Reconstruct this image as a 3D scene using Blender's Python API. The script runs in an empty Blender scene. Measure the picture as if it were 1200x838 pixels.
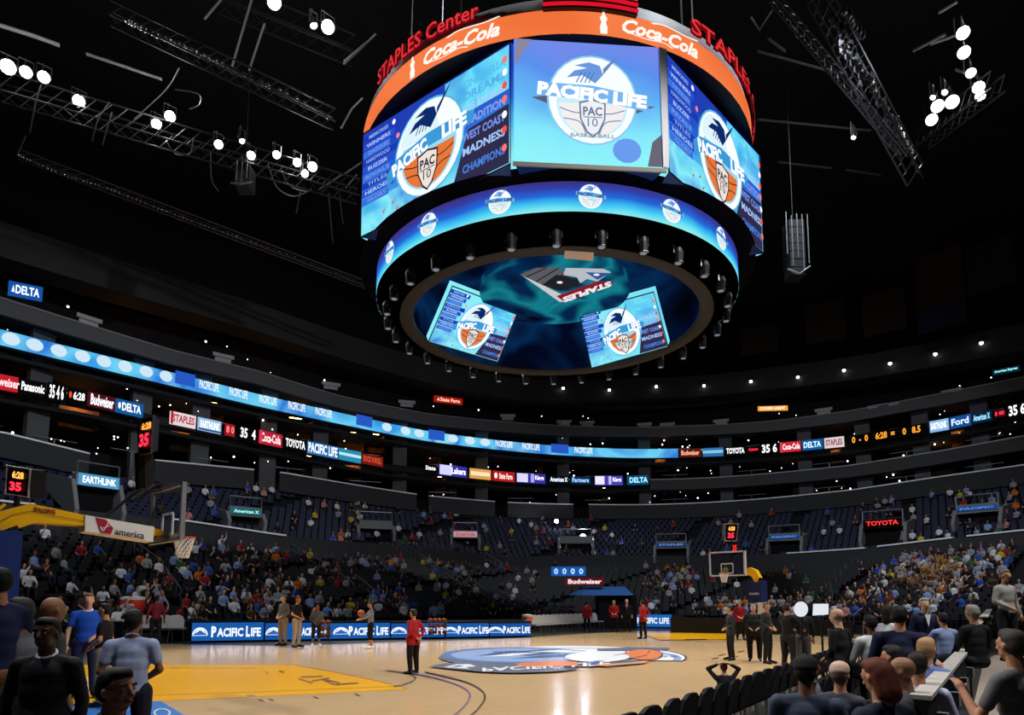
import bpy, bmesh, math, random
import numpy as np
from mathutils import Vector, Matrix
random.seed(7); RNG=np.random.default_rng(7)
scene=bpy.context.scene; COL=scene.collection
# ------------------------------------------------------------------ camera, world, lights, exposure
CX,CYY,CH=-18.2,-15.5,2.05; YAW,PIT,F,PCY=0.80,0.10,791.0,622.0
c_,s_=math.cos(YAW),math.sin(YAW); cp,sp=math.cos(PIT),math.sin(PIT)
R_=np.array([c_,-s_,0.]); D0=np.array([s_,c_,0.]); U0=np.array([0,0,1.])
D_=D0*cp+U0*sp; U_=-D0*sp+U0*cp; O_=np.array([CX,CYY,CH])
cam=bpy.data.cameras.new('camera'); cob=bpy.data.objects.new('camera',cam); COL.objects.link(cob)
m=Matrix.Identity(4)
for i in range(3): m[i][0]=R_[i]; m[i][1]=U_[i]; m[i][2]=-D_[i]; m[i][3]=O_[i]
cob.matrix_world=m; cam.sensor_width=36; cam.lens=F*36/1200; cam.shift_y=(PCY-419)/1200; cam.clip_end=400; cam.clip_start=.1
scene.camera=cob
w=bpy.data.worlds.new('world'); scene.world=w; w.use_nodes=True
w.node_tree.nodes['Background'].inputs[0].default_value=(.5,.55,.7,1); w.node_tree.nodes['Background'].inputs[1].default_value=.003
scene.view_settings.view_transform='Standard'; scene.view_settings.look='None'; scene.view_settings.gamma=1; scene.view_settings.exposure=0
def spot(loc,tgt,power,ang,blend=.5,col=(1,.95,.88),size=.4):
    l=bpy.data.lights.new('rig_or_fill_spot','SPOT'); l.energy=power; l.spot_size=math.radians(ang); l.spot_blend=blend; l.color=col; l.shadow_soft_size=size
    o=bpy.data.objects.new('rig_or_fill_spot',l); COL.objects.link(o); o.location=loc
    o.rotation_euler=(Vector(tgt)-Vector(loc)).to_track_quat('-Z','Y').to_euler(); return o
COURT_P=54000
for (a,b,tx,ty) in [(-14,24,-7,0),(0,26,-2,2),(14,20,6,3),(24,-6,10,0),(18,-20,3,-3),(-6,-24,-6,-3)]:
    spot((a,b,27),(tx,ty,0),COURT_P*.40,46,.55)
for (a,b,tx,ty,p,g) in [(0,-10,4,27,17000,95),(10,-6,38,6,17000,85),(-14,-4,-14,27,13000,80),(6,-22,28,-9,12000,55)]:
    spot((a,b,28),(tx,ty,3),p,g,.9,(.85,.92,1))
spot((-13,-7,17),(-14.8,-13,1.5),6500,50,.8,(1,.95,.9))  # low fill lamp, added to brighten the people at left foreground
spot((-4,-20,24),(-4,-13,0),5200,70,.8,(.8,.88,1))  # fill added over the near right seats, not a lamp of the rig
spot((-22,-4,20),(-14,-9,1),5000,60,.8,(.85,.9,1))  # another added fill, lifts the faces at left

# ------------------------------------------------------------------ projection helpers (where a thing stands)
def ray(x,y): return D_+R_*((x-600)/F)+U_*((PCY-y)/F)
def pj(P):
    v=np.asarray(P,float)-O_; z=v@D_; return 600+F*(v@R_)/z, PCY-F*(v@U_)/z, z
def G(x,y,z=0.): d=ray(x,y); return O_+d*((z-CH)/d[2])
def AD(x,y,t): return O_+ray(x,y)*t
def PX(x,y,x0): d=ray(x,y); return O_+d*((x0-CX)/d[0])
def PY(x,y,y0): d=ray(x,y); return O_+d*((y0-CYY)/d[1])
def PP(x,y,p,n): d=ray(x,y); p=np.asarray(p,float); n=np.asarray(n,float); return O_+d*(((p-O_)@n)/(d@n))
# ------------------------------------------------------------------ materials
def lin(c):
    if isinstance(c,str): c=[int(c[i:i+2],16)/255 for i in (0,2,4)]
    return tuple((v/12.92 if v<=.04045 else ((v+.055)/1.055)**2.4) for v in c)
_m={}
def mat(col,rough=.7,metal=0.,spec=.3,noise=0.,scale=6.,bump=0.):
    k=('p',str(col),rough,metal,spec,noise,scale,bump)
    if k in _m: return _m[k]
    m=bpy.data.materials.new('surface'); m.use_nodes=True; nt=m.node_tree; b=nt.nodes['Principled BSDF']; c=lin(col)
    b.inputs['Base Color'].default_value=(*c,1); b.inputs['Roughness'].default_value=rough; b.inputs['Metallic'].default_value=metal; b.inputs['Specular IOR Level'].default_value=spec
    if noise or bump:
        tc=nt.nodes.new('ShaderNodeTexCoord'); n=nt.nodes.new('ShaderNodeTexNoise'); n.inputs['Scale'].default_value=scale; n.inputs['Detail'].default_value=4
        nt.links.new(tc.outputs['Object'],n.inputs['Vector'])
        if noise:
            r=nt.nodes.new('ShaderNodeValToRGB'); r.color_ramp.elements[0].position=.3; r.color_ramp.elements[1].position=.7
            r.color_ramp.elements[0].color=(*[v*(1-noise) for v in c],1); r.color_ramp.elements[1].color=(*[min(1,v*(1+noise)) for v in c],1)
            nt.links.new(n.outputs['Fac'],r.inputs['Fac']); nt.links.new(r.outputs['Color'],b.inputs['Base Color'])
        if bump:
            q=nt.nodes.new('ShaderNodeBump'); q.inputs['Strength'].default_value=bump; nt.links.new(n.outputs['Fac'],q.inputs['Height']); nt.links.new(q.outputs['Normal'],b.inputs['Normal'])
    _m[k]=m; return m
def em(col,st=1.):
    k=('e',str(col),st)
    if k in _m: return _m[k]
    m=bpy.data.materials.new('self_lit'); m.use_nodes=True; nt=m.node_tree; nt.nodes.clear()
    e=nt.nodes.new('ShaderNodeEmission'); e.inputs[0].default_value=(*lin(col),1); e.inputs[1].default_value=st
    o=nt.nodes.new('ShaderNodeOutputMaterial'); nt.links.new(e.outputs[0],o.inputs[0]); _m[k]=m; return m
def em_pattern(cols,scale=.5,detail=3,st=1.,axis=None,rng=(0,1),dist=.4):
    """a self-lit surface whose picture is a soft procedural blend of colours"""
    m=bpy.data.materials.new('self_lit_pattern'); m.use_nodes=True; nt=m.node_tree; nt.nodes.clear(); N=nt.nodes.new; L=nt.links.new
    tc=N('ShaderNodeTexCoord'); n=N('ShaderNodeTexNoise'); n.inputs['Scale'].default_value=scale; n.inputs['Detail'].default_value=detail; n.inputs['Distortion'].default_value=dist
    L(tc.outputs['Object'],n.inputs['Vector']); r=N('ShaderNodeValToRGB'); el=r.color_ramp.elements
    pos=[.28+.44*i/(len(cols)-1) for i in range(len(cols))] if axis is None else [i/(len(cols)-1) for i in range(len(cols))]
    for i,c in enumerate(cols):
        e=el[i] if i<2 else el.new(pos[i]); e.position=pos[i]; e.color=(*lin(c),1)
    if axis is not None:
        sx=N('ShaderNodeSeparateXYZ'); L(tc.outputs['Object'],sx.inputs[0]); mr=N('ShaderNodeMapRange'); mr.inputs[1].default_value=rng[0]; mr.inputs[2].default_value=rng[1]
        L(sx.outputs[axis],mr.inputs[0]); a=N('ShaderNodeMath'); a.operation='MULTIPLY_ADD'; L(n.outputs['Fac'],a.inputs[0]); a.inputs[1].default_value=.5; 
        b=N('ShaderNodeMath'); b.operation='ADD'; L(mr.outputs[0],b.inputs[0]); b.inputs[1].default_value=-.25; L(b.outputs[0],a.inputs[2]); L(a.outputs[0],r.inputs[0])
    else: L(n.outputs['Fac'],r.inputs[0])
    e=N('ShaderNodeEmission'); e.inputs[1].default_value=st; L(r.outputs[0],e.inputs[0]); o=N('ShaderNodeOutputMaterial'); L(e.outputs[0],o.inputs[0]); return m
BLK=mat('0b0b0c',.6); DK=mat('1c1c1e',.8); GREY=mat('4a4a4c',.7); STEEL=mat('8d9094',.35,.8); WHT=mat('e6e6e6',.5)
# ------------------------------------------------------------------ mesh builder
class MB:
    def __init__(s): s.v=[]; s.f=[]; s.m=[]
    def add(s,vs,fs,mi=0):
        n=len(s.v); s.v.extend([tuple(map(float,p)) for p in vs]); s.f.extend([tuple(i+n for i in f) for f in fs]); s.m.extend([mi]*len(fs)); return s
    def box(s,c,size,rz=0.,mi=0,M=None):
        hx,hy,hz=[v/2 for v in size]; P=[]
        for x,y,z in [(-hx,-hy,-hz),(hx,-hy,-hz),(hx,hy,-hz),(-hx,hy,-hz),(-hx,-hy,hz),(hx,-hy,hz),(hx,hy,hz),(-hx,hy,hz)]:
            if M is not None: p=M@Vector((x,y,z)); P.append((p.x+c[0],p.y+c[1],p.z+c[2]))
            else: P.append((c[0]+x*math.cos(rz)-y*math.sin(rz),c[1]+x*math.sin(rz)+y*math.cos(rz),c[2]+z))
        return s.add(P,[(0,3,2,1),(4,5,6,7),(0,1,5,4),(1,2,6,5),(2,3,7,6),(3,0,4,7)],mi)
    def tube(s,pts,r,n=6,mi=0,closed=False):
        pts=[Vector(p) for p in pts]; rs=r if isinstance(r,(list,tuple)) else [r]*len(pts); V=[]; up=Vector((0,0,1))
        for i,p in enumerate(pts):
            a=pts[i-1] if i or closed else p; b=pts[(i+1)%len(pts)] if i<len(pts)-1 or closed else p
            t=(b-a).normalized(); u=t.cross(up); 
            if u.length<.05: u=t.cross(Vector((1,0,0)))
            u.normalize(); w_=u.cross(t)
            for k in range(n): an=2*math.pi*k/n; V.append(p+(u*math.cos(an)+w_*math.sin(an))*rs[i])
        Fs=[]; L=len(pts); 
        for i in range(L if closed else L-1):
            j=(i+1)%L
            for k in range(n): Fs.append((i*n+k,i*n+(k+1)%n,j*n+(k+1)%n,j*n+k))
        if not closed: Fs+= [tuple(range(n-1,-1,-1)),tuple((L-1)*n+k for k in range(n))]
        return s.add(V,Fs,mi)
    def lathe(s,prof,c=(0,0,0),n=24,mi=0,a0=0,a1=2*math.pi):
        full=abs(a1-a0-2*math.pi)<1e-6; k=n if full else n+1; V=[]
        for r,z in prof:
            for i in range(k): a=a0+(a1-a0)*i/n; V.append((c[0]+r*math.cos(a),c[1]+r*math.sin(a),c[2]+z))
        Fs=[(j*k+i,j*k+(i+1)%k,(j+1)*k+(i+1)%k,(j+1)*k+i) for j in range(len(prof)-1) for i in range(n)]
        return s.add(V,Fs,mi)
    def prism(s,poly,off,mi=0):
        n=len(poly); off=np.asarray(off,float); P=[np.asarray(p,float) for p in poly]
        V=P+[p+off for p in P]
        return s.add(V,[tuple(range(n)),tuple(range(2*n-1,n-1,-1))]+[(i,i+n,(i+1)%n+n,(i+1)%n) for i in range(n)],mi)
    def sphere(s,c,r,n=8,mi=0):
        rr=r if isinstance(r,(tuple,list)) else (r,r,r); V=[];h=n//2
        for j in range(1,h):
            t=math.pi*j/h
            for i in range(n): a=2*math.pi*i/n; V.append((c[0]+rr[0]*math.sin(t)*math.cos(a),c[1]+rr[1]*math.sin(t)*math.sin(a),c[2]+rr[2]*math.cos(t)))
        k=len(V); V+=[(c[0],c[1],c[2]+rr[2]),(c[0],c[1],c[2]-rr[2])]
        Fs=[(j*n+i,(j+1)*n+i,(j+1)*n+(i+1)%n,j*n+(i+1)%n) for j in range(h-2) for i in range(n)]
        Fs+=[(k,i,(i+1)%n) for i in range(n)]+[(k+1,(h-2)*n+(i+1)%n,(h-2)*n+i) for i in range(n)]
        return s.add(V,Fs,mi)
    def build(s,name,mats,parent=None,loc=None,smooth=False):
        me=bpy.data.meshes.new(name); V=s.v
        if loc is not None: V=[(a-loc[0],b-loc[1],c-loc[2]) for a,b,c in V]
        me.from_pydata(V,[],s.f); mats=mats if isinstance(mats,(list,tuple)) else [mats]
        for m_ in mats: me.materials.append(m_)
        if len(mats)>1: me.polygons.foreach_set('material_index',s.m)
        if smooth: me.polygons.foreach_set('use_smooth',[True]*len(s.f))
        me.update(); o=bpy.data.objects.new(name,me); COL.objects.link(o)
        if loc is not None: o.location=[float(v) for v in loc]
        if parent is not None: o.parent=parent; 
        return o
def tag(o,label,cat,group=None,kind=None):
    if label: o['label']=label
    if cat: o['category']=cat
    if group: o['group']=group
    if kind: o['kind']=kind
    return o
def thing(name,label,cat,loc=(0,0,0),rz=0.,group=None,s=1.):
    o=bpy.data.objects.new(name,None); COL.objects.link(o); o.location=[float(v) for v in loc]; o.rotation_euler=(0,0,rz); o.scale=(s,s,s); o.empty_display_size=.2
    return tag(o,label,cat,group)
def struct(name,mb,m_,**k): o=mb.build(name,m_,**k); o['kind']='structure'; return o
def dup(o,loc=None,rz=None,label=None,parent=None,s=None):
    c=o.copy(); COL.objects.link(c)
    if parent is not None: c.parent=parent
    if loc is not None: c.location=[float(v) for v in loc]
    if rz is not None: c.rotation_euler=(0,0,rz)
    if s is not None: c.scale=(s,s,s)
    if label: c['label']=label
    for ch in list(o.children): dup(ch,parent=c)
    return c
# flat lettering as real outlines
_t={}
def text2d(txt,bold=.0,shear=0.,space=1.):
    k=(txt,bold,shear,space)
    if k in _t: return _t[k]
    cu=bpy.data.curves.new('t','FONT'); cu.body=txt; cu.size=1; cu.offset=bold; cu.shear=shear; cu.space_character=space; cu.resolution_u=2; cu.fill_mode='FRONT'
    o=bpy.data.objects.new('t',cu); COL.objects.link(o); dg=bpy.context.evaluated_depsgraph_get(); me=o.evaluated_get(dg).to_mesh()
    V=np.array([v.co[:2] for v in me.vertices]) if len(me.vertices) else np.zeros((1,2)); Fs=[tuple(p.vertices) for p in me.polygons]
    o.evaluated_get(dg).to_mesh_clear(); bpy.data.objects.remove(o); bpy.data.curves.remove(cu)
    mn,mx=V.min(0),V.max(0); V=(V-mn)/np.maximum(mx-mn,1e-6); asp=float((mx-mn)[0]/max((mx-mn)[1],1e-6)); _t[k]=(V,Fs,asp); return _t[k]
class Art:
    """flat picture made of coloured pieces laid on a surface S(u,v,lift)"""
    def __init__(s,S,step=.012): s.S=S; s.mb=MB(); s.mats=[]; s.k=1; s.step=step
    def mi(s,m_):
        if m_ not in s.mats: s.mats.append(m_)
        return s.mats.index(m_)
    def _put(s,V,Fs,m_,layer=None):
        if layer is None: s.k+=1; layer=s.k
        s.mb.add([s.S(u,v,layer*s.step) for u,v in V],Fs,s.mi(m_))
    def poly(s,P,m_): s._put(P,[tuple(range(len(P)))],m_)
    def rect(s,u0,v0,u1,v1,m_,n=1):
        V=[];Fs=[]
        for i in range(n+1): u=u0+(u1-u0)*i/n; V+=[(u,v0),(u,v1)]
        Fs=[(2*i,2*i+2,2*i+3,2*i+1) for i in range(n)]; s._put(V,Fs,m_)
    def ell(s,u,v,a,b,m_,t0=0,t1=360,n=28,inner=0.,rot=0.):
        c,q=math.cos(math.radians(rot)),math.sin(math.radians(rot)); V=[]; 
        A=[math.radians(t0+(t1-t0)*i/n) for i in range(n+1)]
        def pt(k,t): x,y=a*k*math.cos(t),b*k*math.sin(t); return (u+x*c-y*q,v+x*q+y*c)
        if inner: 
            for t in A: V+=[pt(1,t),pt(inner,t)]
            s._put(V,[(2*i,2*i+2,2*i+3,2*i+1) for i in range(n)],m_)
        else:
            V=[pt(1,t) for t in A]; s._put(V,[tuple(range(len(V)-(1 if t1-t0>=360 else 0)))],m_)
    def line(s,P,w_,m_):
        for a,b in zip(P[:-1],P[1:]):
            d=np.array([b[0]-a[0],b[1]-a[1]],float); L=np.hypot(*d); n=np.array([-d[1],d[0]])/max(L,1e-6)*w_/2
            s._put([np.array(a)-n,np.array(b)-n,np.array(b)+n,np.array(a)+n],[(0,1,2,3)],m_,s.k+1)
        s.k+=1
    def text(s,txt,u,v,h,m_,w_=None,bold=.02,shear=0.,rot=0.,arc=0.,center=True):
        V,Fs,asp=text2d(txt,bold,shear); W=w_ or h*asp; c,q=math.cos(math.radians(rot)),math.sin(math.radians(rot)); P=[]
        for a,b in V:
            x=(a-(.5 if center else 0))*W; y=(b-.5)*h+arc*(1-(2*(a-.5))**2); P.append((u+x*c-y*q,v+x*q+y*c))
        s._put(P,Fs,m_)
    def build(s,name,parent=None,**k): return s.mb.build(name,s.mats,parent,**k)
def quadmap(BL,BR,TR,TL,nrm_to=O_):
    """surface over a quad in metres-free coordinates u,v in 0..1"""
    BL,BR,TR,TL=[np.asarray(p,float) for p in (BL,BR,TR,TL)]; n=np.cross(BR-BL,TL-BL); n/=np.linalg.norm(n)
    if n@(np.asarray(nrm_to)-BL)<0: n=-n
    return (lambda u,v,l=0.: (BL*(1-u)+BR*u)*(1-v)+(TL*(1-u)+TR*u)*v+n*l), n
# ------------------------------------------------------------------ bowl geometry: plan curves and heights of the rings
RG={'A':[(0,508),(103,533),(330,555),(500,582),(600,590),(688,592),(900,585),(1000,575),(1100,560),(1200,546)],
'B':[(0,449),(100,468),(160,482),(300,512),(450,543),(500,549),(600,560),(760,563),(900,556),(1000,546),(1100,530),(1200,512)],
'C':[(0,397),(160,436),(300,470),(400,492),(500,512),(600,524),(700,531),(780,532),(850,530),(1000,517),(1100,500),(1200,480)],
'D':[(0,351),(100,382),(200,412),(300,436),(400,466),(500,486),(600,496),(700,501),(800,500),(900,495),(1000,482),(1100,463),(1200,443)],
'E':[(133,322),(300,372),(420,412),(520,440),(600,455),(750,455),(900,444),(1000,432),(1100,415),(1200,395)],
'W':[(0,588),(210,610),(330,628),(480,640),(600,652),(700,650),(925,649),(1013,643),(1115,631),(1200,622)]}
PLAN={k:(50,36,3) for k in 'ABCDE'}; PLAN['W']=(42,30,3); P0=(25,18.8,3)
def rad(ph,p): a,b,n=p; return (abs(math.cos(ph)/a)**n+abs(math.sin(ph)/b)**n)**(-1/n)
def hitplan(x,y,p):
    d=ray(x,y); lo,hi=0.,250.
    for _ in range(50):
        t=(lo+hi)/2; P=O_+d*t
        if abs(P[0]/p[0])**p[2]+abs(P[1]/p[1])**p[2]<1: lo=t
        else: hi=t
    return O_+d*lo
RZ={}
for k in RG:
    q=[]
    for x,y in RG[k]: P=hitplan(x,y,PLAN[k]); q.append((math.atan2(P[1],P[0]),P[2]))
    q.sort(); RZ[k]=(np.array([a for a,_ in q]),np.array([b for _,b in q]))
def rz_(k,ph): return float(np.interp(ph,*RZ[k]))
def ringp(k,ph,dr=0.,dz=0.): r=rad(ph,PLAN[k])+dr; return np.array([r*math.cos(ph),r*math.sin(ph),rz_(k,ph)+dz])
def ph_at(k,px):
    xs=[q[0] for q in RG[k]]; ys=[q[1] for q in RG[k]]; y=np.interp(px,xs,ys); P=hitplan(px,y,PLAN[k]); return math.atan2(P[1],P[0])
PH0,PH1=math.radians(-34),math.radians(128)
def arc(n,a=PH0,b=PH1): return [a+(b-a)*i/n for i in range(n+1)]
def ringstrip(mb,prof,n=120,a=PH0,b=PH1,mi=0,caps=False):
    """prof: list of functions ph->(radius,z)"""
    A=arc(n,a,b); V=[]
    for t in A:
        for f in prof: r,z=f(t); V.append((r*math.cos(t),r*math.sin(t),z))
    k=len(prof); Fs=[(i*k+j,(i+1)*k+j,(i+1)*k+j+1,i*k+j+1) for i in range(n) for j in range(k-1)]
    if caps: Fs+=[tuple(range(k)),tuple(n*k+j for j in range(k-1,-1,-1))]
    mb.add(V,Fs,mi)
def solid(mb,k,dr0,dr1,dz0,dz1,a,b,n=8,mi=0):
    ringstrip(mb,[lambda t:(rad(t,PLAN[k])+dr0,rz_(k,t)+dz0),lambda t:(rad(t,PLAN[k])+dr0,rz_(k,t)+dz1),lambda t:(rad(t,PLAN[k])+dr1,rz_(k,t)+dz1),lambda t:(rad(t,PLAN[k])+dr1,rz_(k,t)+dz0),lambda t:(rad(t,PLAN[k])+dr0,rz_(k,t)+dz0)],n,a,b,mi,False)
NR=17
def bowl(f,ph):  # front bowl fraction -> r,z
    r0,r1=rad(ph,P0),rad(ph,PLAN['W']); return r0+(r1-r0)*f, .45+(rz_('W',ph)-1.6-.45)*f
def bowl2(f,ph):
    r0,r1=rad(ph,PLAN['W'])+.3,rad(ph,PLAN['A']); return r0+(r1-r0)*f, rz_('W',ph)-.6+(rz_('A',ph)-1.9-rz_('W',ph)+.6)*f
def surfhit(px,py):
    d=ray(px,py); t=6.
    while t<110:
        P=O_+d*t; ph=math.atan2(P[1],P[0]); r=math.hypot(P[0],P[1]); r0,rw,ra=rad(ph,P0),rad(ph,PLAN['W']),rad(ph,PLAN['A'])
        if r>=r0:
            if r<rw: z=bowl((r-r0)/(rw-r0),ph)[1]
            elif r<ra: z=bowl2((r-rw)/(ra-rw),ph)[1]
            else: return P
            if P[2]<=z: return P
        elif P[2]<=0: return P
        t+=.08
    return O_+d*t
# ================================================================== STRUCTURE
# floor: dark apron plus the wooden court (slightly proud)
mb=MB(); mb.add([(-60,-60,-.02),(75,-60,-.02),(75,60,-.02),(-60,60,-.02)],[(0,1,2,3)])
struct('floor',mb,mat('3a3835',.55,noise=.15,scale=.7))
def wood():
    m=bpy.data.materials.new('maple'); m.use_nodes=True; nt=m.node_tree; N=nt.nodes.new; L=nt.links.new; b=nt.nodes['Principled BSDF']
    tc=N('ShaderNodeTexCoord'); br=N('ShaderNodeTexBrick'); br.inputs['Scale'].default_value=1; br.inputs['Color1'].default_value=(*lin('dcbb8e'),1); br.inputs['Color2'].default_value=(*lin('d8b584'),1); br.inputs['Mortar'].default_value=(*lin('cfa976'),1)
    br.inputs['Mortar Size'].default_value=.003; br.inputs['Brick Width'].default_value=1.4; br.inputs['Row Height'].default_value=.09
    n=N('ShaderNodeTexNoise'); n.inputs['Scale'].default_value=.5; L(tc.outputs['Object'],n.inputs['Vector']); L(tc.outputs['Object'],br.inputs['Vector']); L(br.outputs['Color'],b.inputs['Base Color'])
    b.inputs['Roughness'].default_value=.2; b.inputs['Specular IOR Level'].default_value=.42; b.inputs['Coat Weight'].default_value=.25; b.inputs['Coat Roughness'].default_value=.07
    n2=N('ShaderNodeTexNoise'); n2.inputs['Scale'].default_value=1.6; L(tc.outputs['Object'],n2.inputs['Vector']); q=N('ShaderNodeBump'); q.inputs['Strength'].default_value=.03; q.inputs['Distance'].default_value=.05; L(n2.outputs['Fac'],q.inputs['Height']); L(q.outputs['Normal'],b.inputs['Normal']); return m
WOOD=wood()
edge=[(150,754),(240,756),(330,757),(400,755),(480,752),(560,750),(622,747),(690,742.5),(745,739.5),(800,739.6),(860,740),(925,741),(975,742)]
far=[G(x,y) for x,y in edge]
near=[np.array([18.5,-8.3,0]),np.array([-2,-8.9,0]),np.array([-13.5,-10.4,0]),np.array([-14.9,-9,0]),G(195,838),G(172,822),G(165,790)]
mb=MB(); P=far+near; mb.prism([p*np.array([1,1,0])+np.array([0,0,.0]) for p in P],(0,0,-.018)); 
court=struct('floor_court',mb,WOOD); court['label']='glossy pale maple basketball court with a yellow lane and a large centre logo'
def Fl(u,v,l=0.): p=G(u,v); return (p[0],p[1],.002+l*.35)
A=Art(Fl,.003)
YEL=mat('fcb80c',.22,spec=.45); PUR=mat('5a4a9a',.3); LB=mat('1f1712',.3); NAVYF=mat('2b3350',.3); BLF=mat('8fa9d6',.25); BLF2=mat('5d7fb8',.25); GRF=mat('6a7184',.25); WHF=mat('e8ecf4',.25); ORF=mat('dd8355',.25)
# lane
A.poly([(60,779.5),(345,779.6),(392,788),(437,797),(480,807.5),(400,812),(290,817),(180,822),(60,826)],YEL)
DY=mat('b98413',.3)
A.line([(60,783.5),(200,783),(300,783.2)],.7,DY); A.line([(60,819),(182,815),(290,811.5),(380,808),(465,804.5)],.6,DY); A.line([(345,779.6),(392,788),(437,797),(476,807)],.6,mat('8a5a1a',.4))
for x,y in [(205,782.7),(293,815)]: A.poly([(x-6,y-.8),(x+3,y-.8),(x+7,y+1),(x-3,y+1)],mat('a07a58',.4))
for x,y in [(306,821),(318,820.5),(370,818),(419,815)]: A.line([(x-3,y-1),(x+3,y+1)],.8,LB)
# writing in the lane, seen almost edge-on
for a,b in [((350,796),(366,801)),((353,794),(378,793)),((365,799),(386,795)),((378,797),(392,803)),((392,803),(420,801)),((380,797),(398,801)),((312,788),(314,790)),((327,787),(333,788.5))]: A.line([a,b],1.,mat('6a4038',.4))
# free-throw circle and three-point arcs
A.line([(452,786.5),(465,788),(480,791),(487.5,795),(484,799),(474,803),(462,805.5)],.8,LB)
def curve(P,n=8):
    out=[]; P=[np.array(p,float) for p in P]
    for i in range(len(P)-1):
        p0,p1,p2,p3=P[max(i-1,0)],P[i],P[i+1],P[min(i+2,len(P)-1)]
        for k in range(n): t=k/n; out.append(.5*((2*p1)+(p2-p0)*t+(2*p0-5*p1+4*p2-p3)*t*t+(-p0+3*p1-3*p2+p3)*t**3))
    return out+[P[-1]]
A.line(curve([(470,788.5),(490,791.3),(512,796),(537,804),(550,813),(549,822),(543,830),(534,838),(520,846)]),1.1,PUR)
A.line(curve([(498,788.6),(508,790.6),(520,793.5),(548,801),(565,811),(568,820),(562,830),(554,838),(540,847)]),1.3,LB)
# far key and the far three-point marks
A.poly([(748,742),(852,742),(852,750),(773,750.5)],YEL); A.line([(803,750),(829,750)],.8,LB)
for x,y in [(838,772),(846,768),(861,770),(868,764)]: A.line([(x-4,y+.7),(x+4,y-.7)],1,mat('8c6b3a',.4))
# centre logo, a medallion with mountains, banner and ball
A.ell(640,771.5,126,11.8,GRF); 
A.ell(670,772.5,134,14.5,WHF,-178,12); A.ell(668,772.8,131,12.6,BLF,-178,12,inner=.93); 
A.ell(655,772,150,15,NAVYF,-70,14,inner=.985)
A.ell(605,769,88,9.5,BLF2); A.ell(612,769,84,8,BLF)
for P in [[(560,770),(585,765),(650,762.5),(640,767)],[(575,767),(640,762),(690,764),(620,770)],[(600,773),(650,768),(720,766),(690,771)]]: A.poly(P,mat('44608f',.25))
for P in [[(565,771),(600,767),(635,766),(600,770)],[(620,765),(660,763),(700,766),(660,766)]]: A.poly(P,WHF)
for i in range(6): A.line([(577+i*5,763.6),(581+i*5,766)],.6,NAVYF)
A.poly(curve([(502,783),(525,779),(560,778),(590,782),(640,784),(680,785),(650,789),(600,790.5),(560,789)]),GRF)
A.poly([(700,761.5),(740,760),(786,760.6),(779,763.5),(735,764),(700,764)],GRF)
A.poly([(520,784),(535,780.5),(550,780.3),(558,783),(545,784),(552,786)],WHF); A.poly([(527,783.3),(538,781.7),(544,782.8),(534,783.8)],GRF)
A.text('PACIFIC LIFE',640,783.2,4.6,WHF,w_=150,rot=-3,bold=.03)
A.poly([(602,780),(650,776),(676,777.5),(678,782.5),(612,783.5)],ORF); A.poly([(690,781.5),(735,779),(760,776),(757,779),(710,783)],mat('dba27a',.25))
A.ell(755,769,22,6.2,ORF); A.ell(750,769,27,7.8,NAVYF,-80,80,inner=.95); A.line([(735,775),(757,770),(762,764)],.7,NAVYF); A.ell(700,772,38,6,WHF); A.line(curve([(720,770),(734,767),(733,764)]),.7,LB)
for x,y in [(672,786),(694,786),(717,784),(790,771),(778,771),(703,777),(740,774)]: A.text('PAC' if x<720 else 'NCAA',x,y,1.8,mat('3d4460',.3),w_=9)
A.poly([(691,778),(698,777.3),(700,781),(692,781.5)],mat('4960c0',.3)); 
A.build('court_marking',court)
# blue apron strips along the far edge
mb=MB()
for (a,b) in [((215,753.5),(625,745.2)),((735,737),(925,741))]:
    p,q=G(*a),G(*b); d=q-p; d/=np.linalg.norm(d); n=np.array([-d[1],d[0],0])
    mb.add([p-n*.1+[0,0,.008],q-n*.1+[0,0,.008],q+n*1.0+[0,0,.008],p+n*1.0+[0,0,.008]],[(0,1,2,3)])
o=struct('floor_apron',mb,mat('1f3f8a',.3)); 
mb=MB(); mb.add([tuple(G(x,y,0)+[0,0,.004]) for x,y in [(70,838),(72,790),(120,786),(172,812),(235,850),(90,860)]],[(0,1,2,3,4,5)]); mb2=mb
o=struct('floor_baseline_strip',mb,mat('1f76c8',.3))
A=Art(Fl,.003); A.k=6
A.text('NCAA',106,803,9,WHF,w_=16,rot=-88,bold=.03); A.text('NCAA',103,796,3,WHF,w_=14,rot=8); A.ell(190,836,10,5,WHF,inner=.8); A.build('strip_lettering',o)
# ---- seating bowl: front tiers, cross-aisle wall, back tiers
def tiers(name,fn,n,mm):
    mb=MB(); A_=arc(150); V=[]; k=0
    for t in A_:
        row=[]
        for i in range(n):
            r,z=fn(i/n,t); r2,_=fn((i+1)/n,t); _,z2=fn((i+1)/n,t)
            row+=[(r*math.cos(t),r*math.sin(t),z),(r2*math.cos(t),r2*math.sin(t),z)]
        r,z=fn(1,t); row.append((r*math.cos(t),r*math.sin(t),z)); k=len(row); V+=row
    mb.add(V,[(i*k+j,(i+1)*k+j,(i+1)*k+j+1,i*k+j+1) for i in range(150) for j in range(k-1)]); o=mb.build(name,mm); return o
CON=mat('1d1d1f',.85,noise=.12,scale=.5)
o=tiers('floor_lower_tiers',bowl,NR,CON); o['kind']='structure'
o=tiers('floor_upper_tiers',bowl2,11,mat('131420',.85)); o['kind']='structure'
mb=MB(); ringstrip(mb,[lambda t:(rad(t,P0),0),lambda t:(rad(t,P0),.47)]); struct('wall_front',mb,mat('151515',.7))
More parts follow.
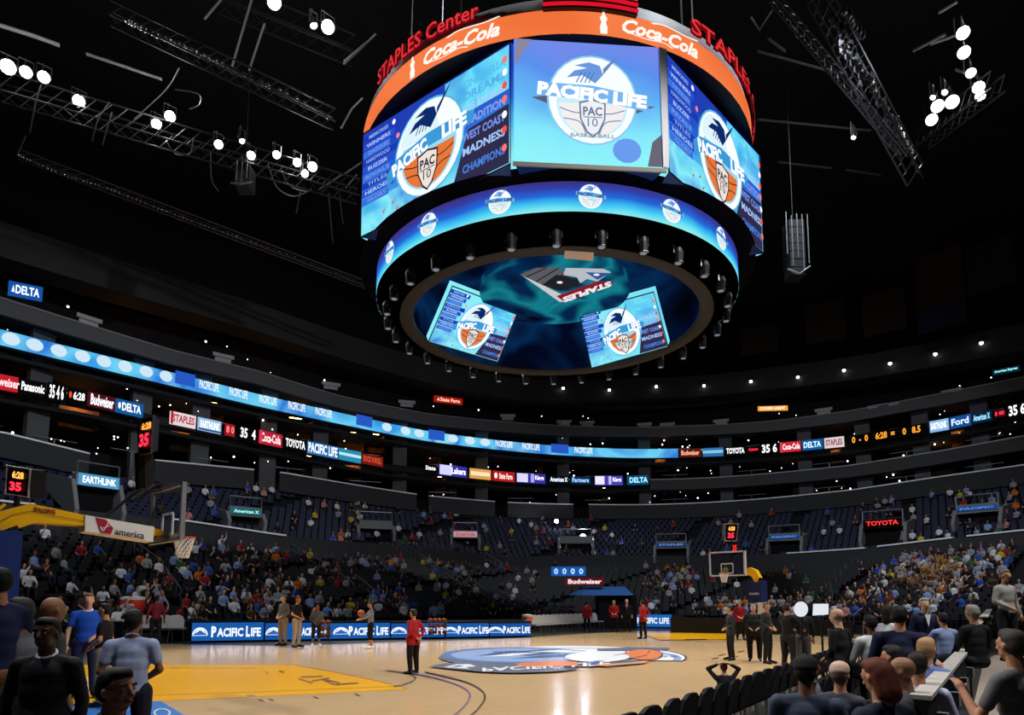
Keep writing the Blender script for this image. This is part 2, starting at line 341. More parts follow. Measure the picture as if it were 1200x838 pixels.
mb=MB(); ringstrip(mb,[lambda t:(rad(t,PLAN['W']),rz_('W',t)-1.7),lambda t:(rad(t,PLAN['W']),rz_('W',t)),lambda t:(rad(t,PLAN['W'])+.25,rz_('W',t)),lambda t:(rad(t,PLAN['W'])+.25,rz_('W',t)-1)]); struct('wall_cross_aisle',mb,mat('303033',.8))
# seats (past 300 of them, too small to pick out singly): joined rows
def seatrows(name,fn,n,mm,gap,label):
    mb=MB()
    for i in range(n):
        t=PH0
        while t<PH1:
            r,z=fn((i+.35)/n,t); dt=.56/r; _,zz=fn(i/n,t)
            u=(t*r)%9.5
            if u>1.3:
                rb=r+.3; x,y=math.cos(t),math.sin(t); tx,ty=-y,x
                b0=(rb*x,rb*y)
                P=[(b0[0]-tx*.23,b0[1]-ty*.23,zz+.42),(b0[0]+tx*.23,b0[1]+ty*.23,zz+.42),(b0[0]+tx*.21+x*.1,b0[1]+ty*.21+y*.1,zz+.86),(b0[0]-tx*.21+x*.1,b0[1]-ty*.21+y*.1,zz+.86)]
                f0=(rb-.42)
                P+=[(f0*x-tx*.23,f0*y-ty*.23,zz+.44),(f0*x+tx*.23,f0*y+ty*.23,zz+.44)]
                mb.add(P,[(0,1,2,3),(4,5,1,0)])
            t+=dt*gap
    o=mb.build(name,mm); tag(o,label,'seats',kind='stuff'); return o
seatrows('stand_seats',bowl,NR,mat('161619',.6),1,'rows of empty dark grey folding seats filling the lower stand around the court')
seatrows('upper_stand_seats',bowl2,11,mat('101434',.6),1,'rows of empty dark blue folding seats in the upper stand under the suites')
# back wall behind suites, floors of the suite levels, roof
mb=MB(); ringstrip(mb,[lambda t:(rad(t,PLAN['A'])+4.5,8),lambda t:(rad(t,PLAN['A'])+4.5,24)]); struct('wall_suites',mb,mat('111112',.9))
mb=MB()
for k,dz in (('A',-1.5),('B',-.9),('C',-.9),('D',-.7)):
    ringstrip(mb,[lambda t:(rad(t,PLAN['A'])+.1,rz_(k,t)+dz),lambda t:(rad(t,PLAN['A'])+4.6,rz_(k,t)+dz),lambda t:(rad(t,PLAN['A'])+4.6,rz_(k,t)+dz-.25),lambda t:(rad(t,PLAN['A'])+.1,rz_(k,t)+dz-.25),lambda t:(rad(t,PLAN['A'])+.1,rz_(k,t)+dz)])
struct('floor_suite_levels',mb,mat('171718',.9))
mb=MB(); ringstrip(mb,[lambda t:(rad(t,PLAN['E'])+3,rz_('E',t)+1.2),lambda t:(rad(t,PLAN['E']),rz_('E',t)+1.2),lambda t:(rad(t,PLAN['E']),rz_('E',t)-1.1),lambda t:(rad(t,PLAN['E'])+2,rz_('E',t)-1.3)]); struct('wall_upper_fascia',mb,mat('28282a',.8,noise=.2,scale=.15))
mb=MB(); ringstrip(mb,[lambda t:(rad(t,PLAN['E'])+3,24),lambda t:(rad(t,PLAN['E'])+9,37)]); struct('wall_upper_back',mb,mat('0b0b0c',.9))
mb=MB(); mb.lathe([(75,33),(40,37),(.1,38)],n=48); struct('ceiling',mb,mat('101012',.95))
# cross-aisle ledge light lines, parapets of ring A (segments), rails of D/B/C
CAP=mat('eeeeee',.4); PAR=mat('303033',.8); 
def parapet(k,x0,x1,h,label,capm=CAP,cap=.10,m_=PAR,dr=-.25):
    a,b=sorted((ph_at(k,x0),ph_at(k,x1))); n=max(2,int((b-a)*60))
    mid=(a+b)/2; loc=ringp(k,mid); loc[2]-=h
    r=thing('balcony_parapet',label,'balcony wall',loc,group=None); inv=-loc
    q=MB(); solid(q,k,dr,dr+.3,-h,0,a,b,n); o=q.build('wall_panel',m_,r); o.location=[float(v) for v in inv]
    q=MB(); solid(q,k,dr-.06,dr+.36,0,cap,a,b,n); o=q.build('cap_rail',capm,r); o.location=[float(v) for v in inv]
    return r
segA=[(-120,103,'far left end of the lowest suite ledge, above the small score clock'),(180,297,'ledge segment right of the cube shot clock'),(327,488,'long ledge segment left of the stand corner'),(502,580,'short ledge segment under the purple and white advert'),(595,672,'ledge segment left of the centre gap'),(690,1330,'longest ledge sweeping right from the centre gap')]
for a,b,l in segA: parapet('A',a,b,1.5,'balcony wall, '+l)
parapet('D',-120,1330,1.0,'long dark grey upper balcony wall with thin pale cap above the blue ribbon',mat('7c7d80',.5),.08,mat('505053',.8))
parapet('B',762,1330,1.1,'curved grey balcony wall with pale cap right of the teal airline advert',mat('a6a7aa',.5),.09,mat('3e3e41',.8))
parapet('C',-120,1330,.5,'low dark wall band carrying the blue ribbon board and right hand adverts',BLK,.03,mat('131315',.8),.2)
parapet('B',-120,761,.55,'low dark wall band carrying the left hand row of adverts',BLK,.03,mat('131315',.8),.2)
for a,b,l in [(-20,40,'beside the yellow basket arm'),(200,335,'behind the net of the near basket'),(922,1014,'right of the far basket'),(1028,1117,'below the red lettered portal'),(1133,1260,'at the right edge of the frame')]:
    a,b=sorted((ph_at('W',a),ph_at('W',b))); q=MB(); solid(q,'W',-.12,.3,0,.11,a,b,8); tag(q.build('ledge_cap',CAP),'pale narrow ledge cap on the cross aisle wall, '+l,'ledge')
# pillars between suites
POS=['A','B','C','D']; n=0
pil=[(-40),55,172,240,318,378,470,565,660,755,850,942,1010,1077,1146,1215]
for x in pil:
    ph=ph_at('B',x); p=ringp('B',ph,1.1); z0=rz_('A',ph)-1.6; z1=rz_('D',ph)-.7
    q=MB(); q.box((0,0,(z1-z0)/2),(.55,1.3,z1-z0),0); q.box((0,0,.2),(.65,1.4,.4)); q.box((0,0,z1-z0-.2),(.65,1.4,.4))
    o=q.build('suite_pillar',mat('4c4c4e',.85)); o.location=(p[0],p[1],z0); o.rotation_euler=(0,0,ph)
    tag(o,'plain grey concrete pillar standing between two dark suites','pillar','pillars between the suites')
# rails inside suites
for k in 'ABC':
    for x in range(-20,1230,90):
        ph=ph_at(k,x); p=ringp(k,ph,.8,.0); q=MB(); t=np.array([-math.sin(ph),math.cos(ph),0])
        q.tube([p-t*1.4+[0,0,.7],p+t*1.4+[0,0,.7]],.03,5); q.tube([p+[0,0,-.6],p+[0,0,.7]],.03,5)
        tag(q.build('suite_rail',mat('77787b',.4,.5),loc=p),'thin grey T shaped rail at the front of a dark suite','rail','thin rails in the suites')
# small white house lights and warm suite lamps
q=MB(); q.sphere((0,0,0),.075,6); proto=q.build('house_light',em('fff8f0',5)); proto.location=(0,0,-50)
tag(proto,'tiny white house light glinting in the dark suites and upper levels','light','tiny white lights of the suites')
pts=[]
for k,n,lo,hi in (('A',60,.3,1.9),('B',62,.3,1.8),('C',48,.4,2.0),('D',24,.3,1.8)):
    for _ in range(n): 
        ph=ph_at(k,random.choice([random.uniform(0,1200),random.gauss(800,150)]) if k=='C' else random.uniform(0,1200)); pts.append(ringp(k,ph,random.uniform(.4,2.5),random.uniform(lo,hi)))
for i,p in enumerate(pts): 
    o=proto if i==0 else dup(proto); o.location=[float(v) for v in p]; s=random.choice([.45,.6,.75,1.1]); o.scale=(s,s,s)
q=MB(); q.sphere((0,0,0),.16,8); q.lathe([(.2,.05),(.24,.2),(.05,.26)],n=10,mi=1); fl=q.build('fascia_light',[em('fff6ea',7),BLK]); tag(fl,'round white lamp on the dark upper fascia','light','row of lamps along the upper fascia')
for i,(x,y) in enumerate([(660,455),(714,457),(769,453),(825,452),(880,447),(935,442),(989,434),(1043,426),(1096,415),(1150,402)]):
    P=hitplan(x,y,(49.7,35.7,3)); o=fl if i==0 else dup(fl); o.location=[float(v) for v in P]
TAN=mat('a06a3c',.8,noise=.3,scale=2)
for i,(x,y,k,wd) in enumerate([(145,417,'C',2.2),(318,462,'C',2.4),(217,438,'C',1.6),(247,484,'B',1.5),(345,501,'B',2.6),(410,517,'B',2.2),(440,519,'B',1.4),(508,536,'B',1.2),(215,515,'A',1.8),(362,545,'A',1.3),(413,552,'A',1.3),(515,568,'A',1.0),(530,576,'A',.6),(774,543,'B',1.2),(1105,544,'A',1.9),(1122,512,'B',1.0),(980,533,'B',1.0),(934,572,'A',.9),(90,487,'B',2.2),(631,550,'B',.7),(708,580,'A',.6)]):
    p=hitplan(x,y,(53,39,3)); ph=math.atan2(p[1],p[0])
    r=thing('suite_alcove','warmly lit tan wall niche glowing inside a dark suite','alcove',p,ph,'warm lit niches in the suites')
    q=MB(); q.box((.12,0,-.2),(.12,wd,1.5)); q.box((-.3,-wd/2,-.2),(.8,.08,1.5)); q.build('niche_wall',TAN,r)
    q=MB(); q.box((-.35,0,.75),(.2,wd*.4,.04)); q.build('niche_lamp',em('ffb060',16.),r)
# ================================================================== RIBBON ADVERTS
def ribbon(k,x0,x1,h,bg,texts,name,label,cat='advert',dz=0.,n=None,m_=None,lift=.42,group=None):
    a,b=ph_at(k,x0),ph_at(k,x1); n=n or max(2,int(abs(a-b)*70)); loc=ringp(k,(a+b)/2,-lift,dz)
    def S(u,v,l=0.):
        ph=a+(b-a)*u; p=ringp(k,ph,-lift-l,dz+(v-.5)*h); return p-loc
    r=MB(); V=[];Fs=[]
    for i in range(n+1): V+=[S(i/n,0),S(i/n,1),S(i/n,0,-.15),S(i/n,1,-.15)]
    for i in range(n): c=4*i; Fs+=[(c,c+4,c+5,c+1),(c+2,c+3,c+7,c+6),(c+1,c+5,c+7,c+3),(c,c+2,c+6,c+4)]
    Fs+=[(0,1,3,2),(4*n,4*n+2,4*n+3,4*n+1)]
    root=thing(name,label,cat,loc,group=group); r.add(V,Fs); r.build('led_panel',m_ or em(bg),root)
    A=Art(S,.03)
    for t in texts:
        if t[0]=='t': A.text(t[1],t[2],t[3],t[4],em(t[5],t[7] if len(t)>7 else 1.3),w_=t[6],bold=.03)
        elif t[0]=='r': A.rect(t[1],t[2],t[3],t[4],em(t[5]),n=max(1,int(6*abs(t[3]-t[1]))))
        elif t[0]=='e': A.ell(t[1],t[2],t[3],t[4],em(t[5]),n=14)
    if A.mb.v: A.build('lettering',root)
    return root
T=lambda s,c='ffffff',u=.5,v=.5,h=.6,w_=.85: ('t',s,u,v,h,c,w_)
B_=[(-30,17,.95,'c01f30',[T('Budweiser','ffd8d8',.6)],'red advert with pale writing at the left edge of the lower ribbon'),
(18,50,.95,'08080a',[T('Panasonic')],'black advert with white writing right of the red one at the left edge'),
(52,72,1.15,'060608',[T('35 4 6',h=.8)],'block of white score digits on the lower ribbon at left'),
(76,97,.9,'060608',[T('6:28',u=.6,w_=.65),('e',.1,.5,.08,.25,'ff5020')],'white clock digits with an orange dot on the lower ribbon at left'),
(100,132,.95,'4a1018',[T('Budweiser',h=.8)],'dark red beer advert with white script left of the blue airline advert'),
(133,165,.95,'0e5a9c',[T('DELTA',u=.55,w_=.7),('e',.1,.5,.05,.25,'ffffff')],'blue airline advert with white capitals left of the cube shot clock'),
(197,227,.95,'e8d4d8',[('r',0,0,.1,1,'c02030'),T('STAPLES','a02838')],'pale advert with red capitals right of the cube shot clock'),
(230,257,.95,'9cc4e8',[T('EARTHLINK','ffffff'),('r',0,0,1,.15,'305080')],'pale blue advert with white capitals on the lower ribbon'),
(262,273,.9,'a01828',[T('8 0','ff8080')],'tiny red digit block on the lower ribbon'),
(278,299,1.0,'060608',[T('35  4',h=.8)],'white digits in black right of the tiny red digits'),
(302,329,1.05,'b8203c',[T('Coca-Cola','ffe0e0',h=.7),('r',0,0,.12,1,'d84050')],'crimson soft drink advert left of the black car advert'),
(331,358,1.0,'060608',[T('TOYOTA',h=.7)],'black car advert with white capitals on the left hand lower ribbon'),
(359,395,1.05,'2a6aa8',[T('PACIFIC LIFE','f0f8ff',h=.8,w_=.95)],'blue and white insurance advert left of the plain cyan advert'),
(396,422,1.0,'2a8ab0',[('r',.0,.4,1,.65,'bfeaf4')],'plain cyan advert with a pale middle band'),
(423,448,.9,'701a12',[T('ROCK N ROLL','c84a30')],'dark red advert at the right end of the left hand lower ribbon'),
(497,511,.7,'060608',[T('State','e8e8e8')],'tiny white writing just left of the purple and white advert'),
(514,547,1.05,'3030a0',[('r',.02,.05,.45,.95,'d8d8ff'),T('Lakers','ffffff',.7,w_=.5)],'purple and white advert near the stand corner'),
(550,575,1.0,'e0a050',[('r',.05,.3,.95,.7,'ffe8c0')],'pale orange advert with a cream band'),
(577,603,1.0,'b01c20',[T('State Farm','ffe0d0',.6,w_=.6),('e',.15,.5,.07,.3,'ffffff')],'red insurance advert right of the pale orange one'),
(605,639,1.0,'3a30a0',[('r',.02,.05,.4,.95,'e0dcff'),('r',.5,.05,.62,.95,'b0a8f0'),T('Kings','ffffff',.8,w_=.3)],'violet advert with white blocks right of the red insurance advert'),
(643,667,.8,'060a10',[T('American X','e0f0ff')],'black advert with thin white writing between the violet adverts'),
(669,692,.8,'0a2a50',[T('Farmers','9ac8ff')],'navy advert with pale blue writing between the violet adverts'),
(697,730,1.0,'4a40b0',[('r',.02,.05,.35,.95,'f0ecff'),('r',.5,.05,.6,.95,'c8c0ff'),T('Kings','ffffff',.8,w_=.3)],'violet advert with white blocks left of the teal airline advert'),
(735,760,1.0,'0a4a78',[T('DELTA','a8e8f8',u=.55)],'teal airline advert ending the lower ribbon at the centre')]
for x0,x1,h,bg,t,l in B_: ribbon('B',x0,x1,h,bg,t,'ribbon_advert',l)
BLUE=em_pattern(['1a5ac8','3aa0e8','6fd0f4','2a78d8','8adcf4'],.16,2)
logos=[]
for i,x in enumerate([8,40,68,96,122,147,172,199,225,250]+[300,324,349,372,400,418]+[458,478,500,522,545,566]): 
    u=(x+60)/(795+60)
    logos.append((x,u))
rb=ribbon('C',-60,795,.95,'3a90e0',[],'ribbon_board','long pale blue curved ribbon board with round logos on the middle level','ribbon board',m_=BLUE,n=80)
a,b=ph_at('C',-60),ph_at('C',795); loc=ringp('C',(a+b)/2,-.42)
def SC(u,v,l=0.): ph=u; return ringp('C',ph,-.42-l,(v-.5)*.95)-loc
A=Art(SC,.03)
for x in [8,36,64,92,117,142,167,190]+[452,474,490,530,550,568]:
    ph=ph_at('C',x); A.ell(ph,.5,.5/40,.42,em('cfe8f8'),n=12)
for x in [240,275,310,344,376,590,622,684]:
    ph=ph_at('C',x); A.text('PACIFIC LIFE',ph,.5,.7,em('e8f6ff'),w_=-1.7/42,bold=.04)
for x in (210,424,510,656): ph=ph_at('C',x); A.rect(ph-.02,0,ph+.02,.999,em('2858c4'),n=3)
# keep the dark blocks below the logos
A.build('logo_print',rb)
C_=[(797,822,.9,'5a1810',[T('Budweiser','e8a890')],'dark red advert with tan writing right of the end of the blue ribbon'),
(824,848,.9,'2a70a8',[('r',0,.35,1,.7,'8ac4e0')],'blue advert with a paler band left of the black car advert'),
(850,875,.9,'060608',[T('TOYOTA',h=.7)],'black car advert with white capitals right of centre'),
(877,890,.7,'100408',[T('el paseo','ff3040')],'small red writing between the car advert and white digits'),
(892,913,1.1,'060608',[T('35 6',h=.8)],'white score digits right of the small red writing'),
(915,939,1.0,'c82838',[T('Coca-Cola','ffe8e8',.55),('r',0,0,.1,1,'e04050')],'red drink advert left of the blue airline advert on the right'),
(941,965,1.0,'0e5a9c',[T('DELTA','c8ecff')],'blue airline advert with pale capitals on the right'),
(967,990,1.0,'e0d0d4',[T('STAPLES','80303c')],'pale advert with dark red capitals on the right'),
(993,1088,.9,'060606',[T('0  -  0    6:28  =    0   8.5','ffa030',h=.7)],'long black ribbon stretch with orange score digits'),
(1091,1113,1.0,'8ab8e8',[T('EARTHLINK','ffffff')],'pale blue advert right of the orange digits'),
(1115,1139,1.0,'1c4a90',[T('Ford','c8e8ff')],'deep blue advert second right of the orange digits'),
(1141,1164,.9,'0a2038',[T('American X','9ae0ff')],'navy advert with cyan writing third right of the orange digits'),
(1167,1180,.6,'300810',[T('8 88','ff3048')],'small red digits near the right edge'),
(1182,1215,1.1,'060608',[T('35 6 6',h=.8)],'large white digits at the right edge')]
for x0,x1,h,bg,t,l in C_: ribbon('C',x0,x1,h,bg,t,'ribbon_advert',l)
def wallsign(x0,y0,x1,y1,hh,bg,txt,fg,label,plan=(50,36,3),k=None,icon=None):
    """flat lit sign: x0,y0 left end, x1,y1 right end of its centre line"""
    a,b=hitplan(x0,y0,plan),hitplan(x1,y1,plan); S,n=quadmap(a-[0,0,hh/2],b-[0,0,hh/2],b+[0,0,hh/2],a+[0,0,hh/2]); loc=(a+b)/2
    r=thing('wall_sign',label,'sign',loc); q=MB(); q.prism([S(0,0)-loc,S(1,0)-loc,S(1,1)-loc,S(0,1)-loc],-n*.12); q.build('sign_panel',em(bg),r)
    A=Art(lambda u,v,l=0.:S(u,v,l)-loc,.02); A.text(txt,.55 if icon else .5,.5,.6,em(fg,1.3),w_=.7 if icon else .85,bold=.03)
    if icon: A.poly([(.08,.25),(.18,.25),(.13,.75)],em(icon))
    A.build('lettering',r); return r
wallsign(10,337,50,345,.95,'1452a0','DELTA','e8f4ff','blue airline sign glowing on the upper level at far left',icon='ffffff')
wallsign(509,467,542,471,.65,'9c1412','State Farm','ffc0a0','small red sign above the upper balcony left of centre',icon='ffd0b0')
wallsign(888,479,923,478,.5,'e8a040','COORS LIGHT','fff0d0','small orange sign above the upper balcony right of the scoreboard')
wallsign(1163,437,1195,431,.45,'062830','American Express','a0f0ff','small cyan lettered sign on the upper level at far right')
for x,y in [(33+72,373),(262,417),(388,450),(477,471),(595,487),(661,494),(688,495),(755,497),(782,497),(845,493),(965,480),(1028,476),(1053,472),(1115,458)]:
    p=hitplan(x,y,(49.8,35.8,3)); q=MB(); q.box((0,0,0),(.1,1.6,.28)); q.box((.1,0,-.3),(.06,1.2,.3)); o=q.build('aisle_plate',mat('9a9b9e',.6)); o.location=[float(v) for v in p]; o.rotation_euler=(0,0,math.atan2(p[1],p[0]))
    tag(o,'small pale grey plate on the dark balcony front of the upper level','plate','small plates along the upper balcony')
# ================================================================== HANGING SCOREBOARD
SB=thing('scoreboard','huge hanging round video scoreboard over centre court with lit screens on every side','scoreboard',(0,0,12))
def C2(a,r,z): return np.array([r*math.cos(a),r*math.sin(a),z-12.])
def sbb(mb,name,m_,par=SB,**k): return mb.build(name,m_,par,**k)
q=MB(); q.lathe([(6.55,1.5),(6.55,5.3)],n=64); sbb(q,'core_wall',mat('08090c',.5),smooth=True)
q=MB(); q.lathe([(7.02,5.25),(6.4,5.2)],n=64); sbb(q,'upper_soffit',mat('08090d',.6))
# top bands
ORB=em_pattern(['e85a30','f07038','f88048','f07038'],.25,1)
q=MB(); q.lathe([(7.0,5.28),(7.0,6.0),(6.8,6.0)],n=96); ob=sbb(q,'orange_led_band',ORB,smooth=True); ob['label']='orange LED band with white drink lettering'
q=MB(); q.lathe([(6.9,6.0),(6.9,6.42),(6.3,6.42)],n=96); tb=sbb(q,'grey_top_band',mat('a5a0a0',.5),smooth=True); 
def angz(px,py,z):  # angle on a ring through a pixel at height z
    P=G(px,py,z); return math.atan2(P[1],P[0])
def ring_ang(px,R,z,side=-1):
    best=None
    for i in range(0,3600):
        a=math.radians(i/10); x,y,t=pj((R*math.cos(a),R*math.sin(a),z))
        if math.cos(a)*CX+math.sin(a)*CYY<R: continue   # faces away
        if best is None or abs(x-px)<best[0]: best=(abs(x-px),a)
    return best[1]
def ringS(R,z0,z1,a0,a1):
    # u 0..1 from a0 to a1 ; v 0..1 from z0 to z1
    def S(u,v,l=0.):
        a=a0+(a1-a0)*u; return C2(a,R+l,z0+(z1-z0)*v)
    return S
aL,aR=ring_ang(505,7,17.6),ring_ang(586,7,17.6)
if aR<aL: aR+=2*math.pi
WH1=em('fff2ea',1.1)
def coke(a0,a1,name):
    A=Art(ringS(7.0,17.3,18.0,a0,a1),.012); A.text('Coca-Cola',.5,.5,.62,WH1,w_=1,bold=.035,shear=.35); A.line(curve([(.1,.2),(.3,.12),(.5,.2),(.62,.1)]),.035,WH1); A.line(curve([(.35,.85),(.5,.95),(.8,.9),(1.,.99)]),.05,WH1); A.build(name,ob)
def bottle(x):
    a=ring_ang(x,7,17.6); A=Art(ringS(7.0,17.3,18.0,a-.022,a+.022),.012)
    A.poly([(.2,.02),(.8,.02),(.85,.3),(.7,.5),(.85,.68),(.62,.82),(.6,.98),(.4,.98),(.38,.82),(.15,.68),(.3,.5),(.15,.3)],WH1); A.build('bottle_picture',ob)
def fixo(a,b): return (a,b) if b>a else (a,b+2*math.pi)
coke(*fixo(ring_ang(497,7,17.6),ring_ang(586,7,17.6)),'drink_lettering'); coke(*fixo(ring_ang(729,7,17.6),ring_ang(817,7,17.6)),'drink_lettering'); bottle(484); bottle(707)
def staples(a0,a1):
    a0,a1=fixo(a0,a1); A=Art(ringS(7.02,18.02,18.62,a0,a1),.02); A.text('STAPLES Center',.5,.5,.85,em('6a0814',1.),w_=1,bold=.07); A.build('arena_name_letters_edge',SB)
    A=Art(ringS(7.06,18.02,18.62,a0,a1),.03); A.text('STAPLES Center',.5,.5,.8,em('e83438',1.),w_=.995,bold=.01); o=A.build('arena_name_letters',SB); o['label']='glowing red arena name in letters on top of the orange band'
staples(ring_ang(445,7.04,18.2),ring_ang(562,7.04,18.2)); r0=ring_ang(808,7.04,18.2); staples(r0,r0+.95)
a0,a1=fixo(ring_ang(636,7.1,18.2),ring_ang(747,7.1,18.2))
q=MB(); q.lathe([(6.9,5.95),(7.12,5.95),(7.12,6.75),(6.9,6.75)],n=16,a0=a0,a1=a1); fr=sbb(q,'stripe_housing',mat('220608',.4))
for k in range(4):
    q=MB(); z=6.06+k*.18; q.lathe([(7.12,z-.05),(7.19,z),(7.12,z+.05)],n=16,a0=a0,a1=a1); sbb(q,'red_light_bar',em('d01428' if k!=2 else 'ff3a48',1.1),fr)
# side screens
def pal(c): return em(c)
def logo(A,wide,pale=False,s=1.,mirror=False):
    """round tournament logo in metres around 0,0"""
    NV=em('0d2a6a' if not pale else '5a78c0'); LBc=em('9adcf4' if not pale else 'c8f0fc'); W=em('f4fcff',1.05); OR=em('e87838') if not pale else em('f4f0f0'); OR2=em('c85020') if not pale else em('dfe4f2'); DKb=em('1a1c30') if not pale else em('6a88b8'); CY=em('5ab8e0') if not pale else em('8ccdf0'); BAN=em('3c9ad8') if not pale else em('7ab6f2')
    e=lambda u,v,a,b,m_,**k: A.ell(u*s,v*s,a*s,b*s,m_,**k); P=lambda pts,m_: A.poly([(x*s,y*s) for x,y in pts],m_); Ln=lambda pts,w_,m_: A.line([(x*s,y*s) for x,y in pts],w_*s,m_)
    if pale: P([(-1.9,.0),(-1.2,.12),(1.2,-.1),(2.0,-.1),(1.2,-.45),(-1.2,-.25)],em('5a6078'))
    e(0,0,1.42,1.5,CY); e(0,0,1.36,1.44,W); e(0,-.1,1.12,1.16,LBc); e(0,-.12,1.04,1.08,OR,t0=180,t1=360); 
    e(0,.3,1.15,1.1,W,t0=0,t1=180); e(-.35,.35,.8,.9,em('dff6fe') if not pale else W,t0=0,t1=180)
    for pts in ([(-1.02,-.3),(-.5,-.45),(0,-.35)],[(0,-.35),(.5,-.45),(1.02,-.3)],[(-.9,-.65),(-.4,-.75),(-.2,-1.15)],[(.9,-.65),(.4,-.75),(.2,-1.15)]): Ln(curve(pts,4),.035,DKb)
    # tail shape of the whale
    P([(.1,.55),(.35,.85),(.25,1.15),(-.1,1.25),(-.55,1.12),(-.15,1.05),(-.55,.95),(-.8,.7),(-.3,.8)],NV if not pale else em('6a98e0')); P([(.35,.85),(.8,1.45),(.9,1.62),(.35,1.05)],NV if not pale else em('6a88c0'))
    for i in range(4): Ln([(-.5+i*.13,.55),(-.32+i*.13,.92)],.035,NV)
    # banner
    P([(-1.75,-.2),(-1.3,.12),(0,.42),(1.35,.42),(1.8,.32),(1.75,.0),(1.3,.02),(0,-.02),(-1.2,-.32),(-1.7,-.62)] if not pale else [(-1.7,.5),(0,.46),(1.75,.15),(1.78,-.33),(0,.0),(-1.7,.05)],BAN)
    return W,OR,DKb,e,P,Ln,BAN
def shield(e,P,Ln,A,W,DKb,s,y=-.75,pale=False):
    P([(-.42,y+.55),(0,y+.66),(.42,y+.55),(.4,y),(.2,y-.45),(0,y-.62),(-.2,y-.45),(-.4,y)],DKb); P([(-.37,y+.5),(0,y+.6),(.37,y+.5),(.35,y),(.17,y-.4),(0,y-.55),(-.17,y-.4),(-.35,y)],em('f0e4dc') if not pale else em('eef2fa'))
    A.text('PAC',0,(y+.25)*s,.3*s,DKb,w_=.6*s,bold=.03); A.text('10',0,(y-.12)*s,.28*s,DKb,w_=.32*s,bold=.0); Ln([(-.3,y+.05),(.3,y+.05)],.03,DKb)
WB=em_pattern(['8af0fa','4ab8f0','2a68d8','1e3cb4','2440b8'],.4,1,axis=2,rng=(1.6,5.0),dist=0)
def wide_screen(ac,wd,z0,z1,label,inner=None):
    if inner is None:
        BL,BR=C2(ac-wd,7.22,z0),C2(ac+wd,7.22,z0); TL,TR=C2(ac-wd,7.22,z1),C2(ac+wd,7.22,z1); nt=BL*40; 
    else: BL,BR,TR,TL=inner; nt=np.array([0,0,-20.])
    W_=np.linalg.norm(BR-BL); H_=np.linalg.norm(TL-BL)
    S,n=quadmap(BL,BR,TR,TL,nt); W_,H_=6.,3.5; Sm=lambda x,y,l=0.: S(.5+x/W_,.5+y/H_,l)
    q=MB(); q.prism([S(0,0),S(1,0),S(1,1),S(0,1)],-n*.3); o=q.build('side_screen' if inner is None else 'inner_screen',WB,SB); o['label']=label
    q=MB(); P=[S(0,0,.01),S(1,0,.01),S(1,1,.01),S(0,1,.01)]; q.tube(P,.03,4,closed=True); q.build('screen_frame',mat('3a3c40',.4,.6),o)
    sc=H_/3.5; A=Art(Sm,.0015)
    A.rect(-W_/2*.99,-H_*.49,-W_*.08,-H_*.2,em_pattern(['48b8ec','8af0fc','3a80e0'],.8,2)); A.rect(.1*W_,.12*H_,W_*.49,.485*H_,em_pattern(['40b0ee','70e4fa','3a8ce4'],.8,2))
    A.poly([(x*sc,y*sc) for x,y in [(.9,-1.7),(2.95,-1.7),(2.95,.0),(1.5,-.1)]],em('302c4c'))
    tc=['8fb4f4','b8d0ff','7a98ec']
    for i in range(9):
        y=(1.5-.27*i); 
        A.rect(-2.95*sc,(y-.13)*sc,-(1.3+.2*(i%3))*sc,(y+.1)*sc,em(['1c3ab4','2850cc','3c70dc'][i%3])); A.text(['MEMORIES','WINNERS','DAZZLES','HARDWOOD','BUZZER','RIVALS','TITLES','HEROES','GLORY'][i],-2.25*sc,y*sc,.13*sc,em(tc[i%3]),w_=(.9+.2*(i%2))*sc,bold=.02)
        if i%2==0: A.ell((-1.55+.1*i)*sc,(y+.02)*sc,.08*sc,.09*sc,em(['ffffff','ff8898'][i//2%2]),n=8)
    for i,(t,y) in enumerate([('CINDERELLA',1.25),('DREAMS',.88),('LOS ANGELES',.5),('TRADITION',.1),('WEST COAST',-.35),('MADNESS',-.78),('CHAMPIONS',-1.3)]):
        A.text(t,2.1*sc,y*sc,.25*sc,em(['5ac0f0','58b0f0','b0d0ff','8aa0f0','7a94f0','a8c8ff','4a80e0'][i]),w_=1.5*sc,bold=.03)
        A.ell(2.83*sc,(y+.05)*sc,.09*sc,.11*sc,em(['ff7a70','ffffff','ff5040'][i%3]),n=8)
    W,OR,DKb,e,P,Ln,BAN=logo(A,True,False,sc); shield(e,P,Ln,A,W,DKb,sc)
    A.text('PACIFIC',-.75*sc,-.05*sc,.42*sc,em('ffffff',1.1),w_=1.5*sc,rot=13,bold=.05); A.text('LIFE',1.05*sc,.2*sc,.42*sc,em('ffffff',1.1),w_=.95*sc,rot=3,bold=.05)
    for x,y in [(-1.5,-1.2),(-1.3,-1.45),(-1.9,-1.35)]: A.poly([(x*sc,y*sc),((x+.15)*sc,(y+.1)*sc),((x+.05)*sc,(y-.08)*sc)],em('d05a50'))
    A.build('screen_graphic',o); return o
wd=math.radians(24.6)
wide_screen(math.radians(-173.2),wd,13.5,17.0,'left side video screen with orange ball logo and blue wordings')
wide_screen(math.radians(-89.6),wd,13.5,17.0,'right side video screen with orange ball logo, seen at an angle')
wide_screen(math.radians(2),wd,13.5,17.0,None); wide_screen(math.radians(92),wd,13.5,17.0,None)
